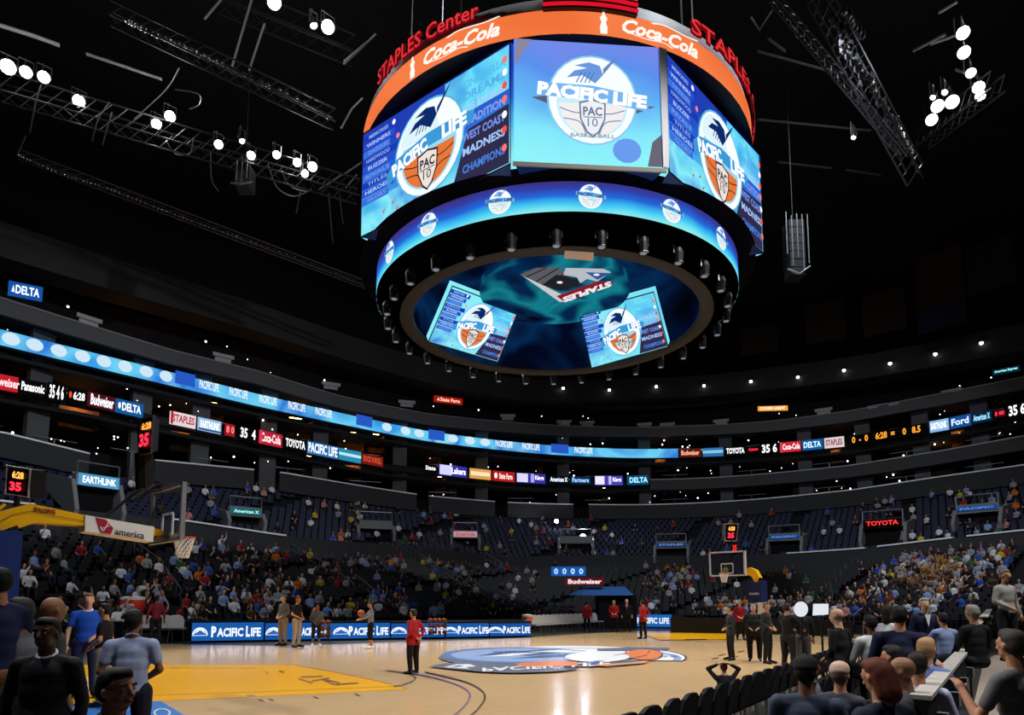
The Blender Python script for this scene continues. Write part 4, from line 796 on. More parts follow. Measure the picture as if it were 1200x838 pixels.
# ================================================================== BASKETS
# near basket: backboard seen almost edge on; arm runs away to its padded base at left
yb=PY(0,0,0); N0=AD(212.5,631,13.9); BX=N0[0]; YN=N0[1]; YC=YN+.915; ZB=N0[2]; ZT=PX(214,567,BX)[2]
t=thing('basketball_hoop','near basketball hoop seen from the side, with yellow arm and long white advert','basketball hoop',(BX,YC,0)); o0=np.array([BX,YC,0.])
GL=bpy.data.materials.new('glass'); GL.use_nodes=True; g=GL.node_tree.nodes['Principled BSDF']; g.inputs['Base Color'].default_value=(.8,.85,.9,1); g.inputs['Transmission Weight'].default_value=1; g.inputs['Roughness'].default_value=.02; g.inputs['IOR'].default_value=1.05
FR=mat('8f9196',.4,.4)
def board(t,o0,x,yn,zb,zt,rim_side,yel=False):
    q=MB(); q.box((x-o0[0],yn+.915-o0[1],(zb+zt)/2),(.03,1.8,zt-zb)); gl=q.build('backboard_glass',GL,t)
    for (y,w2) in ((yn,.1),(yn+1.83,.06)): q=MB(); q.box((x-o0[0],y-o0[1],(zb+zt)/2),(.09,w2,zt-zb+.05)); q.build('board_frame',FR,t)
    for z in (zb,zt): q=MB(); q.box((x-o0[0],yn+.915-o0[1],z),(.09,1.9,.07)); q.build('board_frame',FR,t)
    c=yn+.915-o0[1]; q=MB(); s=rim_side; 
    for a in ((c-.305,zb+.12,c-.305,zb+.58),(c+.305,zb+.12,c+.305,zb+.58),(c-.305,zb+.58,c+.305,zb+.58),(c-.305,zb+.12,c+.305,zb+.12)):
        q.tube([(x-o0[0]+s*.03,a[0],a[1]),(x-o0[0]+s*.03,a[2],a[3])],.03,4)
    q.build('target_square',mat('d8dade',.5),t)
    rc=(x-o0[0]+s*.38,c,zb+.1); q=MB(); q.tube([(rc[0]+.2285*math.cos(a),rc[1]+.2285*math.sin(a),rc[2]) for a in [2*math.pi*i/20 for i in range(20)]],.014,6,closed=True); q.box((x-o0[0]+s*.1,c,rc[2]-.02),(.16,.2,.05)); q.build('rim',mat('d0421c',.4),t)
    q=MB(); n=12
    for i in range(n):
        for d in (1,-1):
            P=[]
            for k in range(7):
                f=k/6; a=2*math.pi*(i+d*k*.5)/n; r=.2285*(1-.52*f**.8); P.append((rc[0]+r*math.cos(a),rc[1]+r*math.sin(a),rc[2]-.45*f))
            q.tube(P,.009,4)
    q.build('net',mat('f0ece4',.8),t); return gl
board(t,o0,BX,YN,ZB,ZT,1)
def onY(P,y): return [PY(x,z,y)-o0 for x,z in P]
YL=mat('f2b818',.35); 
def plate(P,y,th,name,m_,par=None): q=MB(); q.prism(onY(P,y),(0,th,0)); return q.build(name,m_,par or t)
ya=YC-.2
arm=plate([(-60,628),(-12,604),(4,598),(36,590),(101,604),(101,616),(42,612.5),(22,619),(20,615.5),(0,623),(-60,650)],ya,.4,'yellow_arm',YL)
A=Art(lambda x,y,l=0.:PY(x,y,ya-.01-l)-o0,.006); A.text('SPALDING',52,598.5,-5.5,mat('7a2020',.5),w_=26,rot=7,bold=.05); A.line([(0,611),(15,603),(36,599),(60,604),(100,611)],.8,mat('8a6010',.5)); A.build('arm_lettering',arm)
wp=plate([(100,603.5),(181,617.5),(179.5,635),(99.5,622.5)],ya-.04,.48,'white_advert_panel',mat('e4e2e0',.5)); wp['label']='long white advert panel with red flag shape and dark lettering'
A=Art(lambda x,y,l=0.:PY(x,y,ya-.05-l)-o0,.006); A.poly([(112,606.3),(124,609),(133,619),(130,626),(118,624)],mat('a01838',.5)); A.line(curve([(118,617),(121,622),(128,611)]),1.1,mat('f0e8ea')); A.line([(118,620),(131,615)],.7,mat('f0e8ea')); A.text('america',152,625.5,-7.5,mat('3a2a30',.5),w_=35,rot=9,bold=.02); A.build('advert_print',wp)
plate([(181,619),(190,621),(192,625),(188,628),(180.5,627)],ya,.3,'yellow_bracket',YL); plate([(186,625),(212,625),(212,632),(180,634)],ya+.05,.25,'carriage',mat('6a5a50',.6))
mt=mat('1a1a1d',.4,.5)
for P,r in [([(123,606),(135,597),(158,577),(166,574)],.035),([(153,588),(170,578),(184,568.5),(192,567),(213,570)],.05),([(165,573.5),(178,576),(211,572)],.03),([(178,577),(177.5,616)],.045),([(180,580),(212,575)],.03)]:
    q=MB(); q.tube(onY(P,YC+.3),r,6); q.build('support_bar',mt if r!=.045 else mat('606266',.4,.6),t)
q=MB(); q.tube(onY([(0,596),(-3,598),(6,591)],ya),.03,5); q.build('small_brace',YL,t)
a_=PY(-60,640,YC)-o0; b_=PY(20,640,YC)-o0; q=MB(); zt_=(PY(10,622,YC-.4)-o0)[2]; q.box(((a_[0]+b_[0])/2,0,zt_/2),(abs(b_[0]-a_[0]),.9,zt_)); q.build('blue_padded_base',mat('0e2a6e',.6),t)
# far basket
ZB2=PX(852,674.5,13.1)[2]; ZT2=PX(852,647,13.1)[2]; yn2=(PX(873,660,13.1))[1]; 
t2=thing('basketball_hoop','far basketball hoop with clear white framed board and blue padded stand','basketball hoop',(13.1,yn2+.9,0)); o2=np.array([13.1,yn2+.9,0.])
FR=mat('d0d2d6',.5); board(t2,o2,13.1,yn2,ZB2,ZT2,-1)
q=MB(); q.prism([PX(x,y,13.9)-o2 for x,y in [(872,667),(878,665),(885,668),(890,677),(886,676),(884,682),(881,676),(872,672)]],(.35,0,0)); q.build('yellow_arm',YL,t2)
xs=PX(883,700,14.6)-o2; zt2=(PX(883,680,14.6)-o2)[2]; q=MB(); ya2,yb2=(PX(877,700,14.6)-o2)[1],(PX(893,700,14.6)-o2)[1]; q.box((xs[0]+.3,(ya2+yb2)/2,zt2/2),(.7,abs(yb2-ya2),zt2)); pd=q.build('blue_padded_base',mat('12245e',.6),t2)
A=Art(lambda u,v,l=0.:(xs[0]-.06-l,-u+(ya2+yb2)/2,v),.01)
for k in range(3): A.text('PACIFIC',0,zt2*(.77-.17*k),.11,mat('d8dcec',.5),w_=.5,bold=.04)
A.build('pad_lettering',pd)
q=MB(); q.box((.9,0,ZT2+.25),(.1,.32,.7)); q.build('shot_clock',BLK,t2); A=Art(lambda u,v,l=0.:(.84-l,-u,ZT2+.25+v),.01); A.text('35',-.0,0,.3,em('ff3028',1.5),w_=.22); A.build('shot_clock_digits',t2)
q=MB(); q.prism([PX(x,y,14.2)-o2 for x,y in [(888,706),(897,706),(899,742),(896,748),(888,748)]],(.3,0,0)); q.build('white_base_cover',mat('e0dcd8',.6),t2)
# ================================================================== COURTSIDE BOARDS, TABLES, CHAIRS
BL0,BR0=G(223,753.3),G(622,746.6)
hL=(PP(223,727,BL0,D0)[2]); hR=(PP(622,728.5,BR0,D0)[2]); print('board h',hL,hR)
xsb=[(224,309),(310,384),(385,457),(458,521),(522,573),(574,622)]
tx=[(247,306,234),(349,383,320),(408,455,399),(480,520,467),(536,572,527),(589,621,580)]
dB=(BR0-BL0)
def onB(px,py): # on the vertical plane of the boards
    n=np.array([-dB[1],dB[0],0]); return PP(px,py,BL0,n)
nB=np.array([-dB[1],dB[0],0]); nB/=np.linalg.norm(nB)
if nB@D0<0: nB=-nB
for i,(x0,x1) in enumerate(xsb):
    a,b=onB(x0,750),onB(x1,750); a[2]=b[2]=.0; Ht=hL+(hR-hL)*((x0+x1)/2-223)/399
    loc=(a+b)/2; S,n=quadmap(a+[0,0,.08],b+[0,0,.08],b+[0,0,Ht-.1],a+[0,0,Ht-.1])
    t=thing('led_board','blue courtside LED board with white insurance lettering, '+['far left one by the white chairs','second from left, behind the khaki trousered men','third from left, behind the grey shirted referee','fourth from left, behind the red jacketed man','fifth from left, right of the ball rack','rightmost, next to the white bench'][i],'advertising board',loc)
    q=MB(); q.prism([a-loc,b-loc,b-loc+[0,0,Ht],a-loc+[0,0,Ht]],nB*.5); q.build('casing',mat('08080a',.5),t)
    q=MB(); q.prism([S(.005,0,.0)-loc,S(.995,0,.0)-loc,S(.995,1,0)-loc,S(.005,1,0)-loc],n*.03); sp=q.build('led_screen',em('185cac' if i%2==0 else '1554a4',.95),t)
    A=Art(lambda u,v,l=0.:S(u,v,.035+l)-loc,.008); W_=x1-x0; u0,u1=(tx[i][0]-x0)/W_,(tx[i][1]-x0)/W_; ul=(tx[i][2]-x0)/W_; wl=9/W_
    W=em('f0f6ff',1.1); A.ell(ul,.33,wl,.42,W,t0=0,t1=180,n=14); A.ell(ul,.33,wl*.82,.34,em('2468bc'),t0=0,t1=180,n=12)
    A.poly([(ul-wl*.9,.36),(ul-wl*.2,.7),(ul+wl*.3,.72),(ul+wl*.75,.4),(ul+wl*.35,.5),(ul,.6),(ul-wl*.3,.5)],W); A.line([(ul-wl,.3),(ul+wl,.3)],.03,W)
    Q=u1-u0; A.text('P',u0+Q*.05,.5,.62,W,w_=Q*.1,bold=.05); A.text('ACIFIC',u0+Q*.375,.46,.5,W,w_=Q*.52,bold=.04); A.text('L',u0+Q*.73,.5,.62,W,w_=Q*.08,bold=.05); A.text('IFE',u0+Q*.89,.46,.5,W,w_=Q*.2,bold=.04)
    A.build('lettering',sp)
a,b=G(738,736),G(786,737); loc=(a+b)/2; S,n=quadmap(a+[0,0,.12],b+[0,0,.12],b+[0,0,.95],a+[0,0,.95]); t=thing('led_board','short blue LED board with white lettering right of the players tunnel','advertising board',loc)
q=MB(); q.prism([S(0,0)-loc,S(1,0)-loc,S(1,1)-loc,S(0,1)-loc],-n*.3); q.build('casing',em('1c66b8',.9),t); A=Art(lambda u,v,l=0.:S(u,v,l)-loc,.01); A.text('PACIFIC LIFE',.58,.5,.5,em('eef6ff'),w_=.78,bold=.04); A.ell(.1,.4,.09,.3,em('e0f0ff'),0,180); A.build('lettering',t)
# black press tables behind and right
def table(x0,y0,x1,y1,dep,h,label,top=BLK,front=BLK,cat='table'):
    a,b=G(x0,y0),G(x1,y1); loc=(a+b)/2; d=b-a; n=np.array([-d[1],d[0],0]); n/=np.linalg.norm(n); n=n if n@D0>0 else -n
    t=thing('press_table',label,cat,loc); q=MB(); q.prism([a-loc+[0,0,h],b-loc+[0,0,h],b-loc+n*dep+[0,0,h],a-loc+n*dep+[0,0,h]],(0,0,.05)); q.build('tabletop',top,t)
    q=MB(); q.prism([a-loc+[0,0,.05],b-loc+[0,0,.05],b-loc+[0,0,h],a-loc+[0,0,h]],n*.04); q.build('front_skirt',front,t)
    for e in (a,b): q=MB(); q.box(e-loc+n*(dep-.05)+[0,0,h/2],(.05,.05,h)); q.build('leg',STEEL,t)
    return t
table(224,750.5,622,744.5,.8,hR-.02,'long black scorers table behind the blue boards',mat('101012',.6))
table(786,742,925,744,.8,.85,'black draped press table under the far basket'); table(34,753,142,757,1.0,1.05,'long white topped table behind the white chairs at left',mat('c9c8c4',.6)); table(185,752,222,752,.8,.9,'short black table end left of the blue boards'); table(905,742,1000,748,.8,.8,'black press table right of the cameraman')
def chair_mesh(name,label,cat,group,backc,seatc):
    t=thing(name,label,cat,(0,0,-40),group=group)   # faces +Y
    q=MB(); q.prism([(-.23,-.2,.43),(.23,-.2,.43),(.24,.2,.44),(-.24,.2,.44)],(0,0,.06)); q.build('seat',seatc,t)
    P=[(-.23,-.22,.5),(-.25,-.25,.75),(-.2,-.29,.9),(-.1,-.3,.95),(.1,-.3,.95),(.2,-.29,.9),(.25,-.25,.75),(.23,-.22,.5)]; q=MB(); q.prism(P,(0,-.05,0)); q.build('backrest',backc,t)
    for s in (-1,1):
        for y in (-.2,.18): q=MB(); q.tube([(s*.21,y,.43),(s*.23,y*1.15,0)],.014,5); q.build('leg',STEEL,t)
    return t
wc=chair_mesh('folding_chair','white padded team bench chair in the row along the far corner','chair','white bench chairs in the far corner',mat('dcdcdc',.5),mat('cfcfcf',.5))
dv=G(703,738)-G(628,743.5)
ang=math.atan2(dv[1],dv[0])
for i in range(15):
    x=630+74*i/14; p=G(x,744.-6*i/14)+nB*.3
    c=wc if i==0 else dup(wc); c.location=[float(v) for v in p]; c.rotation_euler=(0,0,ang+math.pi); c.scale=(1.15,1.15,1.15)
for i,x in enumerate([44,75,88,131,143,172,194,207]):
    c=dup(wc,label=['white backed chair behind the grey shirted man at left','white backed chair left of the blue jersey man','white backed chair just touching the blue jersey man','white backed chair below the left orange cooler','white backed chair below the right orange cooler','white backed chair right of the polo shirted head','white backed chair left of the black table end','white backed chair beside the black table end'][i]); c['group']='white chairs at left'; c.location=[float(v) for v in G(x,752.5,0)]; c.rotation_euler=(0,0,math.atan2(dB[1],dB[0])); c.scale=(1.45,1.45,1.35)
    del c['group']
bc=chair_mesh('courtside_chair','black padded courtside chair in the front row seen from behind','chair','black courtside chairs in the front row',mat('0c0c0e',.45,bump=.1),mat('0e0e10',.6))
fr0,fr1=G(700,838,.9),G(955,762,.9); dd=(fr1-fr0); L=np.linalg.norm(dd[:2]); dd/=L; n=int(L/.56)+10; angc=math.atan2(dd[1],dd[0])
for i in range(-1,n):
    p=fr0+dd*i*.56; c=bc if i==-1 else dup(bc); c.location=(float(p[0]),float(p[1]),0); c.rotation_euler=(0,0,angc+random.uniform(-.06,.06)); c.scale=(1.05,1.05,1.)
nrm=np.array([dd[1],-dd[0],0])
for rrow in (1,2):
    for i in range(3,n-1):
        if random.random()<.0: continue
        p=fr0+dd*(i*.56+.2)+nrm*.95*rrow; c=dup(bc,label='black padded chair in the rows behind the courtside front row'); c['group']='black chairs behind the front row'; c.location=(float(p[0]),float(p[1]),0); c.rotation_euler=(0,0,angc+random.uniform(-.08,.08))
# ball rack and coolers
def ball(loc,r=.12,par=None):
    q=MB(); q.sphere((0,0,0),r,12); o=q.build('basketball',mat('b0582a',.6,bump=.2),par,smooth=True); o.location=[float(v) for v in loc]
    for k in range(3):
        A=[2*math.pi*i/16 for i in range(16)]; q=MB()
        q.tube([[(r*1.005*math.cos(a),r*1.005*math.sin(a),0),(0,r*1.005*math.cos(a),r*1.005*math.sin(a)),(r*1.005*math.cos(a),0,r*1.005*math.sin(a))][k] for a in A],.003,3,closed=True); q.build('seam',BLK,o)
    return o
def rack(px,py,label,n=5,s=1.):
    p=G(px,py); t=thing('ball_rack',label,'rack',p,math.atan2(dB[1],dB[0])); W=.115*n*2
    for k in range(3):
        for y in (-.1,.1): q=MB(); q.tube([(-W/2,y,.2+k*.3),(W/2,y,.2+k*.3)],.015,5); q.build('shelf_bar',STEEL,t)
    for s_ in (-1,1): q=MB(); q.box((s_*W/2,0,.5),(.03,.3,1.0)); q.build('end_frame',mat('8c8e92',.4,.6),t)
    for k in range(3):
        for i in range(n):
            loc=np.array(p)+np.array([math.cos(t.rotation_euler[2])*((i+.5)/n-.5)*W,math.sin(t.rotation_euler[2])*((i+.5)/n-.5)*W,.33+k*.3])
            b=BALL if BALL.location[2]<-10 else dup(BALL); b.location=[float(v) for v in loc]; b['label']='brown basketball on the rack '+('behind the bending player' if n<3 else 'right of the red jacketed man'); b['category']='ball'; b['group']='basketballs on one rack '+('left' if n<3 else 'right')
BALL=ball((0,0,-40)); 
rack(512,748.5,'steel ball rack in front of the blue boards right of the red jacketed man',4); rack(381,752.5,'low steel ball rack behind the seated player',2)
for i,(x,y,c,l) in enumerate([(149,729,'d84020','left of the two orange drink coolers behind the white chairs'),(157,729,'d03818','right of the two orange drink coolers behind the white chairs'),(618,740,'e0683a','orange drink cooler at the left end of the white bench')]):
    p=G(x,752 if i<2 else 745); z=PP(x,y-5 if i<2 else 735,p,D0)[2]; s=1.9 if i<2 else 1.3
    t=thing('drink_cooler',l,'cooler',(p[0],p[1],z),0,None,s); q=MB(); q.lathe([(.01,0),(.2,0),(.22,.45),(.21,.46)],n=16); q.build('body',mat(c,.5),t,smooth=True); q=MB(); q.lathe([(.22,.45),(.22,.52),(.01,.55)],n=16); q.build('lid',mat('e8e8e6',.5),t); q=MB(); q.box((-.15*D0[0],-.22*D0[1],.08),(.05,.05,.05)); q.build('spigot',WHT,t)
    A=Art(lambda u,v,l=0.:(-D0*(.225+l)+R_*u+np.array([0,0,v])),.01); A.text('G',0,.25,.22,mat('f4e8e0'),bold=.06); A.build('letter',t)
# right foreground: long pale topped barriers and walkway
def lbar(P0_,P1_,wd_,h,label):
    a,b=P0_,P1_; d=b-a; n=np.array([-d[1],d[0],0]); n/=np.linalg.norm(n); loc=(a+b)/2; t=thing('aisle_barrier',label,'barrier',loc*[1,1,0]); o=loc*[1,1,0]
    q=MB(); q.prism([a-o-n*wd_/2,b-o-n*wd_/2,b-o+n*wd_/2,a-o+n*wd_/2],(0,0,.04)); q.build('pale_top',mat('b5b0a8',.5,noise=.1,scale=6),t)
    q=MB(); q.prism([a-o-n*.05-[0,0,a[2]],b-o-n*.05-[0,0,b[2]],b-o-n*.05,a-o-n*.05],n*.1); q.build('black_panel',mat('121214',.6),t)
    for k in range(4): 
        p=a+(b-a)*(k+.3)/4; q=MB(); q.box(p-o-n*.12-[0,0,.25],(.09,.09,.16)); q.build('switch_box',mat('8a8a8c',.5),t)
lbar(G(1079,820,1.15),G(1130,763,1.15),.17,1,'near black barrier with long pale top running away at lower right')
lbar(G(1132,750,1.25),G(1150,727,1.25),.2,1,'second pale topped barrier beyond the near one')
lbar(G(1153,724,1.4),G(1163,710,1.45),.25,1,'third curved pale capped barrier beyond the second one')
# raised black platform at right where the man leans, and tan walkway
mb=MB(); P=[G(1100,850),G(1136,792),G(1165,768),G(1230,768),G(1250,870)]; mb.prism([p*[1,1,0] for p in P],(0,0,.012)); struct('floor_walkway',mb,mat('a0948a',.6,noise=.1,scale=2))
# ================================================================== PEOPLE
def ell_(c,r,cls=0,n=12): return ('e',np.array(c,float),np.array(r if isinstance(r,(tuple,list)) else (r,r,r),float),cls)
def cap_(a,ra,b,rb,cls=0): return ('c',np.array(a,float),ra,np.array(b,float),rb,cls)
def blob(parts,vox,name,mats,smooth=2,parent=None):
    """one continuous surface grown from tapered limbs and ellipsoids"""
    q=MB()
    for p in parts:
        if p[0]=='e': q.sphere(p[1],tuple(p[2]),14)
        else:
            a,ra,b,rb=p[1:5]; n=max(2,int(np.linalg.norm(b-a)/max(.02,min(ra,rb))*.8)+1)
            q.tube([a+(b-a)*i/n for i in range(n+1)],[ra+(rb-ra)*i/n for i in range(n+1)],10); q.sphere(a,ra,10); q.sphere(b,rb,10)
    o=q.build(name,mats,parent); md=o.modifiers.new('r','REMESH'); md.mode='VOXEL'; md.voxel_size=vox; 
    if smooth: ms=o.modifiers.new('s','SMOOTH'); ms.iterations=smooth; ms.factor=.5
    QUEUE.append((o,parts,mats)); return o
QUEUE=[]
def flush():
    dg=bpy.context.evaluated_depsgraph_get(); R=[(o,bpy.data.meshes.new_from_object(o.evaluated_get(dg)),p,m_) for o,p,m_ in QUEUE]; QUEUE.clear()
    for o,me,p,m_ in R: old=o.data; o.modifiers.clear(); o.data=me; bpy.data.meshes.remove(old); paint(me,p,m_)
def paint(me,parts,mats):
    n=len(me.polygons)
    if isinstance(mats,(list,tuple)) and len(mats)>1 and n:
        C=np.zeros(n*3); me.polygons.foreach_get('center',C); C=C.reshape(-1,3); best=np.full(n,1e9); idx=np.zeros(n,int)
        for p in parts:
            if p[0]=='e': d=np.linalg.norm((C-p[1])/p[2],axis=1); d=(d-1)*p[2].mean(); cls=p[3]
            else:
                a,ra,b,rb,cls=p[1:]; ab=b-a; t=np.clip(((C-a)@ab)/max(ab@ab,1e-9),0,1); d=np.linalg.norm(C-a-t[:,None]*ab,axis=1)-(ra+(rb-ra)*t)
            k=d<best; best[k]=d[k]; idx[k]=cls
        me.polygons.foreach_set('material_index',idx.tolist())
    me.polygons.foreach_set('use_smooth',[True]*n); me.update()
V=lambda *a: np.array(a,float)
ARM={'down':((.25,-.02,1.14),(.27,.05,.9)),'front':((.25,-.02,1.15),(.1,.17,1.03)),'cross':((.26,.04,1.16),(-.02,.2,1.2)),'chin':((.2,.18,1.2),(.06,.2,1.44)),'back':((.27,-.12,1.17),(.06,-.18,.98)),'head':((.36,.06,1.62),(.12,-.05,1.74)),'raise':((.3,.22,1.22),(.28,.42,1.5)),'hip':((.36,-.1,1.2),(.18,.06,1.03)),'lap':((.25,.06,1.14),(.12,.3,1.0)),'lean':((.24,.22,1.18),(.16,.42,1.12)),'wave':((.27,.1,1.12),(.22,.26,1.3)),'up':((.3,.05,1.65),(.25,.1,1.9)),'point':((.27,.14,1.25),(.22,.42,1.3))}
def skeleton(pose='stand',armL='down',armR='down',bend=0.,spread=.1):
    J={}; J['pel']=V(0,0,.95); J['wai']=V(0,.0,1.1); J['che']=V(0,.01,1.32); J['nec']=V(0,-.01,1.49); J['hea']=V(0,.03,1.645)
    for s,k,ar in ((-1,'L',armL),(1,'R',armR)):
        J['sh'+k]=V(s*.18,-.01,1.405); e,w_=ARM[ar]; J['el'+k]=V(s*e[0],e[1],e[2]); J['wr'+k]=V(s*w_[0],w_[1],w_[2])
        J['hi'+k]=V(s*.1,0,.93); 
        if pose=='stand': J['kn'+k]=V(s*(.095+spread*.2),.02,.5); J['an'+k]=V(s*(.09+spread*.5),-.02,.09); J['to'+k]=V(s*(.11+spread*.6),.17,.04)
        elif pose=='stride': J['kn'+k]=V(s*.1,.02+s*.1,.5); J['an'+k]=V(s*.1,-.02+s*.22,.09); J['to'+k]=V(s*.11,.17+s*.22,.04)
        elif pose=='sit': J['kn'+k]=V(s*.14,.44,.94); J['an'+k]=V(s*.14,.42,.52); J['to'+k]=V(s*.15,.6,.46)
    if bend:
        c,q=math.cos(bend),math.sin(bend); up=['wai','che','nec','hea','shL','shR','elL','elR','wrL','wrR']
        for k in up: d=J[k]-J['pel']; J[k]=J['pel']+V(d[0],d[1]*c+d[2]*q,-d[1]*q+d[2]*c)
    if pose=='sit':
        for k in J: J[k]=J[k]-V(0,0,.43)
    return J
def torso(J,g=1.,cls=1,fat=1.):
    P=[]; pe,wa,ch,ne=J['pel'],J['wai'],J['che'],J['nec']
    P+=[ell_(pe+V(0,0,.0),(.155*g*fat,.115*g*fat,.12),cls),ell_((pe+wa)/2+V(0,.01*fat,0),(.15*g*fat,.115*g*fat,.13),cls),ell_(wa,(.145*g*fat,.11*g*fat,.14),cls),ell_((wa+ch)/2,(.155*g*fat,.115*g*fat,.15),cls),ell_(ch,(.175*g,.12*g,.15),cls)]
    P+=[cap_(J['shL'],.06*g,J['shR'],.06*g,cls),cap_(ne-V(0,0,.035),.05*g,J['shL']+V(.02,0,.008),.056*g,cls),cap_(ne-V(0,0,.035),.05*g,J['shR']+V(-.02,0,.008),.056*g,cls),cap_(ch+V(0,0,.08),.09*g,ne-V(0,0,.04),.062*g,cls)]; return P
def arm_(J,k,g=1.,upto=1.,cls=1):
    s,e=J['sh'+k],J['el'+k]; return [cap_(s,.058*g,s+(e-s)*upto,(.058-.014*upto)*g,cls)]
def fore(J,k,g=1.,cls=0): return [cap_(J['el'+k],.043*g,J['wr'+k],.028*g,cls)]
def hand(J,k,cls=0,fine=False,curl=.5):
    e,w_=J['el'+k],J['wr'+k]; d=(w_-e)/np.linalg.norm(w_-e); side=np.cross(d,V(0,0,1)); 
    if np.linalg.norm(side)<.2: side=V(1,0,0)
    side/=np.linalg.norm(side); up=np.cross(side,d); P=[ell_(w_+d*.045,(.034,.034,.034) ,cls),cap_(w_,.026,w_+d*.06,.032,cls)]
    for i,(o,L) in enumerate([(-.027,.062),(-.009,.075),(.009,.07),(.027,.055)]):
        b=w_+d*.075+side*o; m_=b+d*L*.55-up*L*.25*curl; t=m_+d*L*.35-up*L*.5*curl; r=.0095 if fine else .013; P+=[cap_(b,r,m_,r*.95,cls),cap_(m_,r*.95,t,r*.8,cls)]
    sg=-1 if k=='R' else 1; tb=w_+d*.03+side*.03*sg; P+=[cap_(tb,.013,tb+d*.035+side*.03*sg,.011,cls)]; return P
def legs(J,g=1.,upto=1.,cls=2):
    P=[]
    for k in 'LR': 
        h,n,a=J['hi'+k],J['kn'+k],J['an'+k]; P+=[cap_(h,.096*g,n,.068*g,cls)]
        if upto>0: P+=[cap_(n,.068*g,n+(a-n)*upto,(.068-.018*upto)*g,cls)]
    P.append(cap_(J['hiL'],.095*g,J['hiR'],.095*g,cls)); return P
def head_parts(h,yaw=0.,nod=0.,cls=0,face=True):
    c,s=math.cos(yaw),math.sin(yaw); 
    def T(x,y,z): y,z=y*math.cos(nod)+z*math.sin(nod),-y*math.sin(nod)+z*math.cos(nod); return h+V(x*c-y*s,x*s+y*c,z)
    P=[ell_(T(0,0,.025),(.079,.088,.096),cls),ell_(T(0,-.025,.03),(.08,.085,.09),cls),ell_(T(0,.025,-.045),(.06,.06,.066),cls),ell_(T(0,.045,-.085),(.03,.03,.025),cls)]
    if face: P+=[cap_(T(0,.085,.02),.012,T(0,.105,-.02),.016,cls),ell_(T(.08,-.005,-.005),(.012,.018,.028),cls),ell_(T(-.08,-.005,-.005),(.012,.018,.028),cls),ell_(T(.03,.068,-.015),(.022,.018,.02),cls),ell_(T(-.03,.068,-.015),(.022,.018,.02),cls),cap_(T(-.022,.083,-.055),.008,T(.022,.083,-.055),.008,cls),cap_(T(-.045,.074,.03),.012,T(.045,.074,.03),.012,cls)]
    return P,T
SK={'tan':'b98264','light':'d0a088','dark':'4a2e22','brown':'7a4e38','pale':'d8b4a0','olive':'8a6248'}
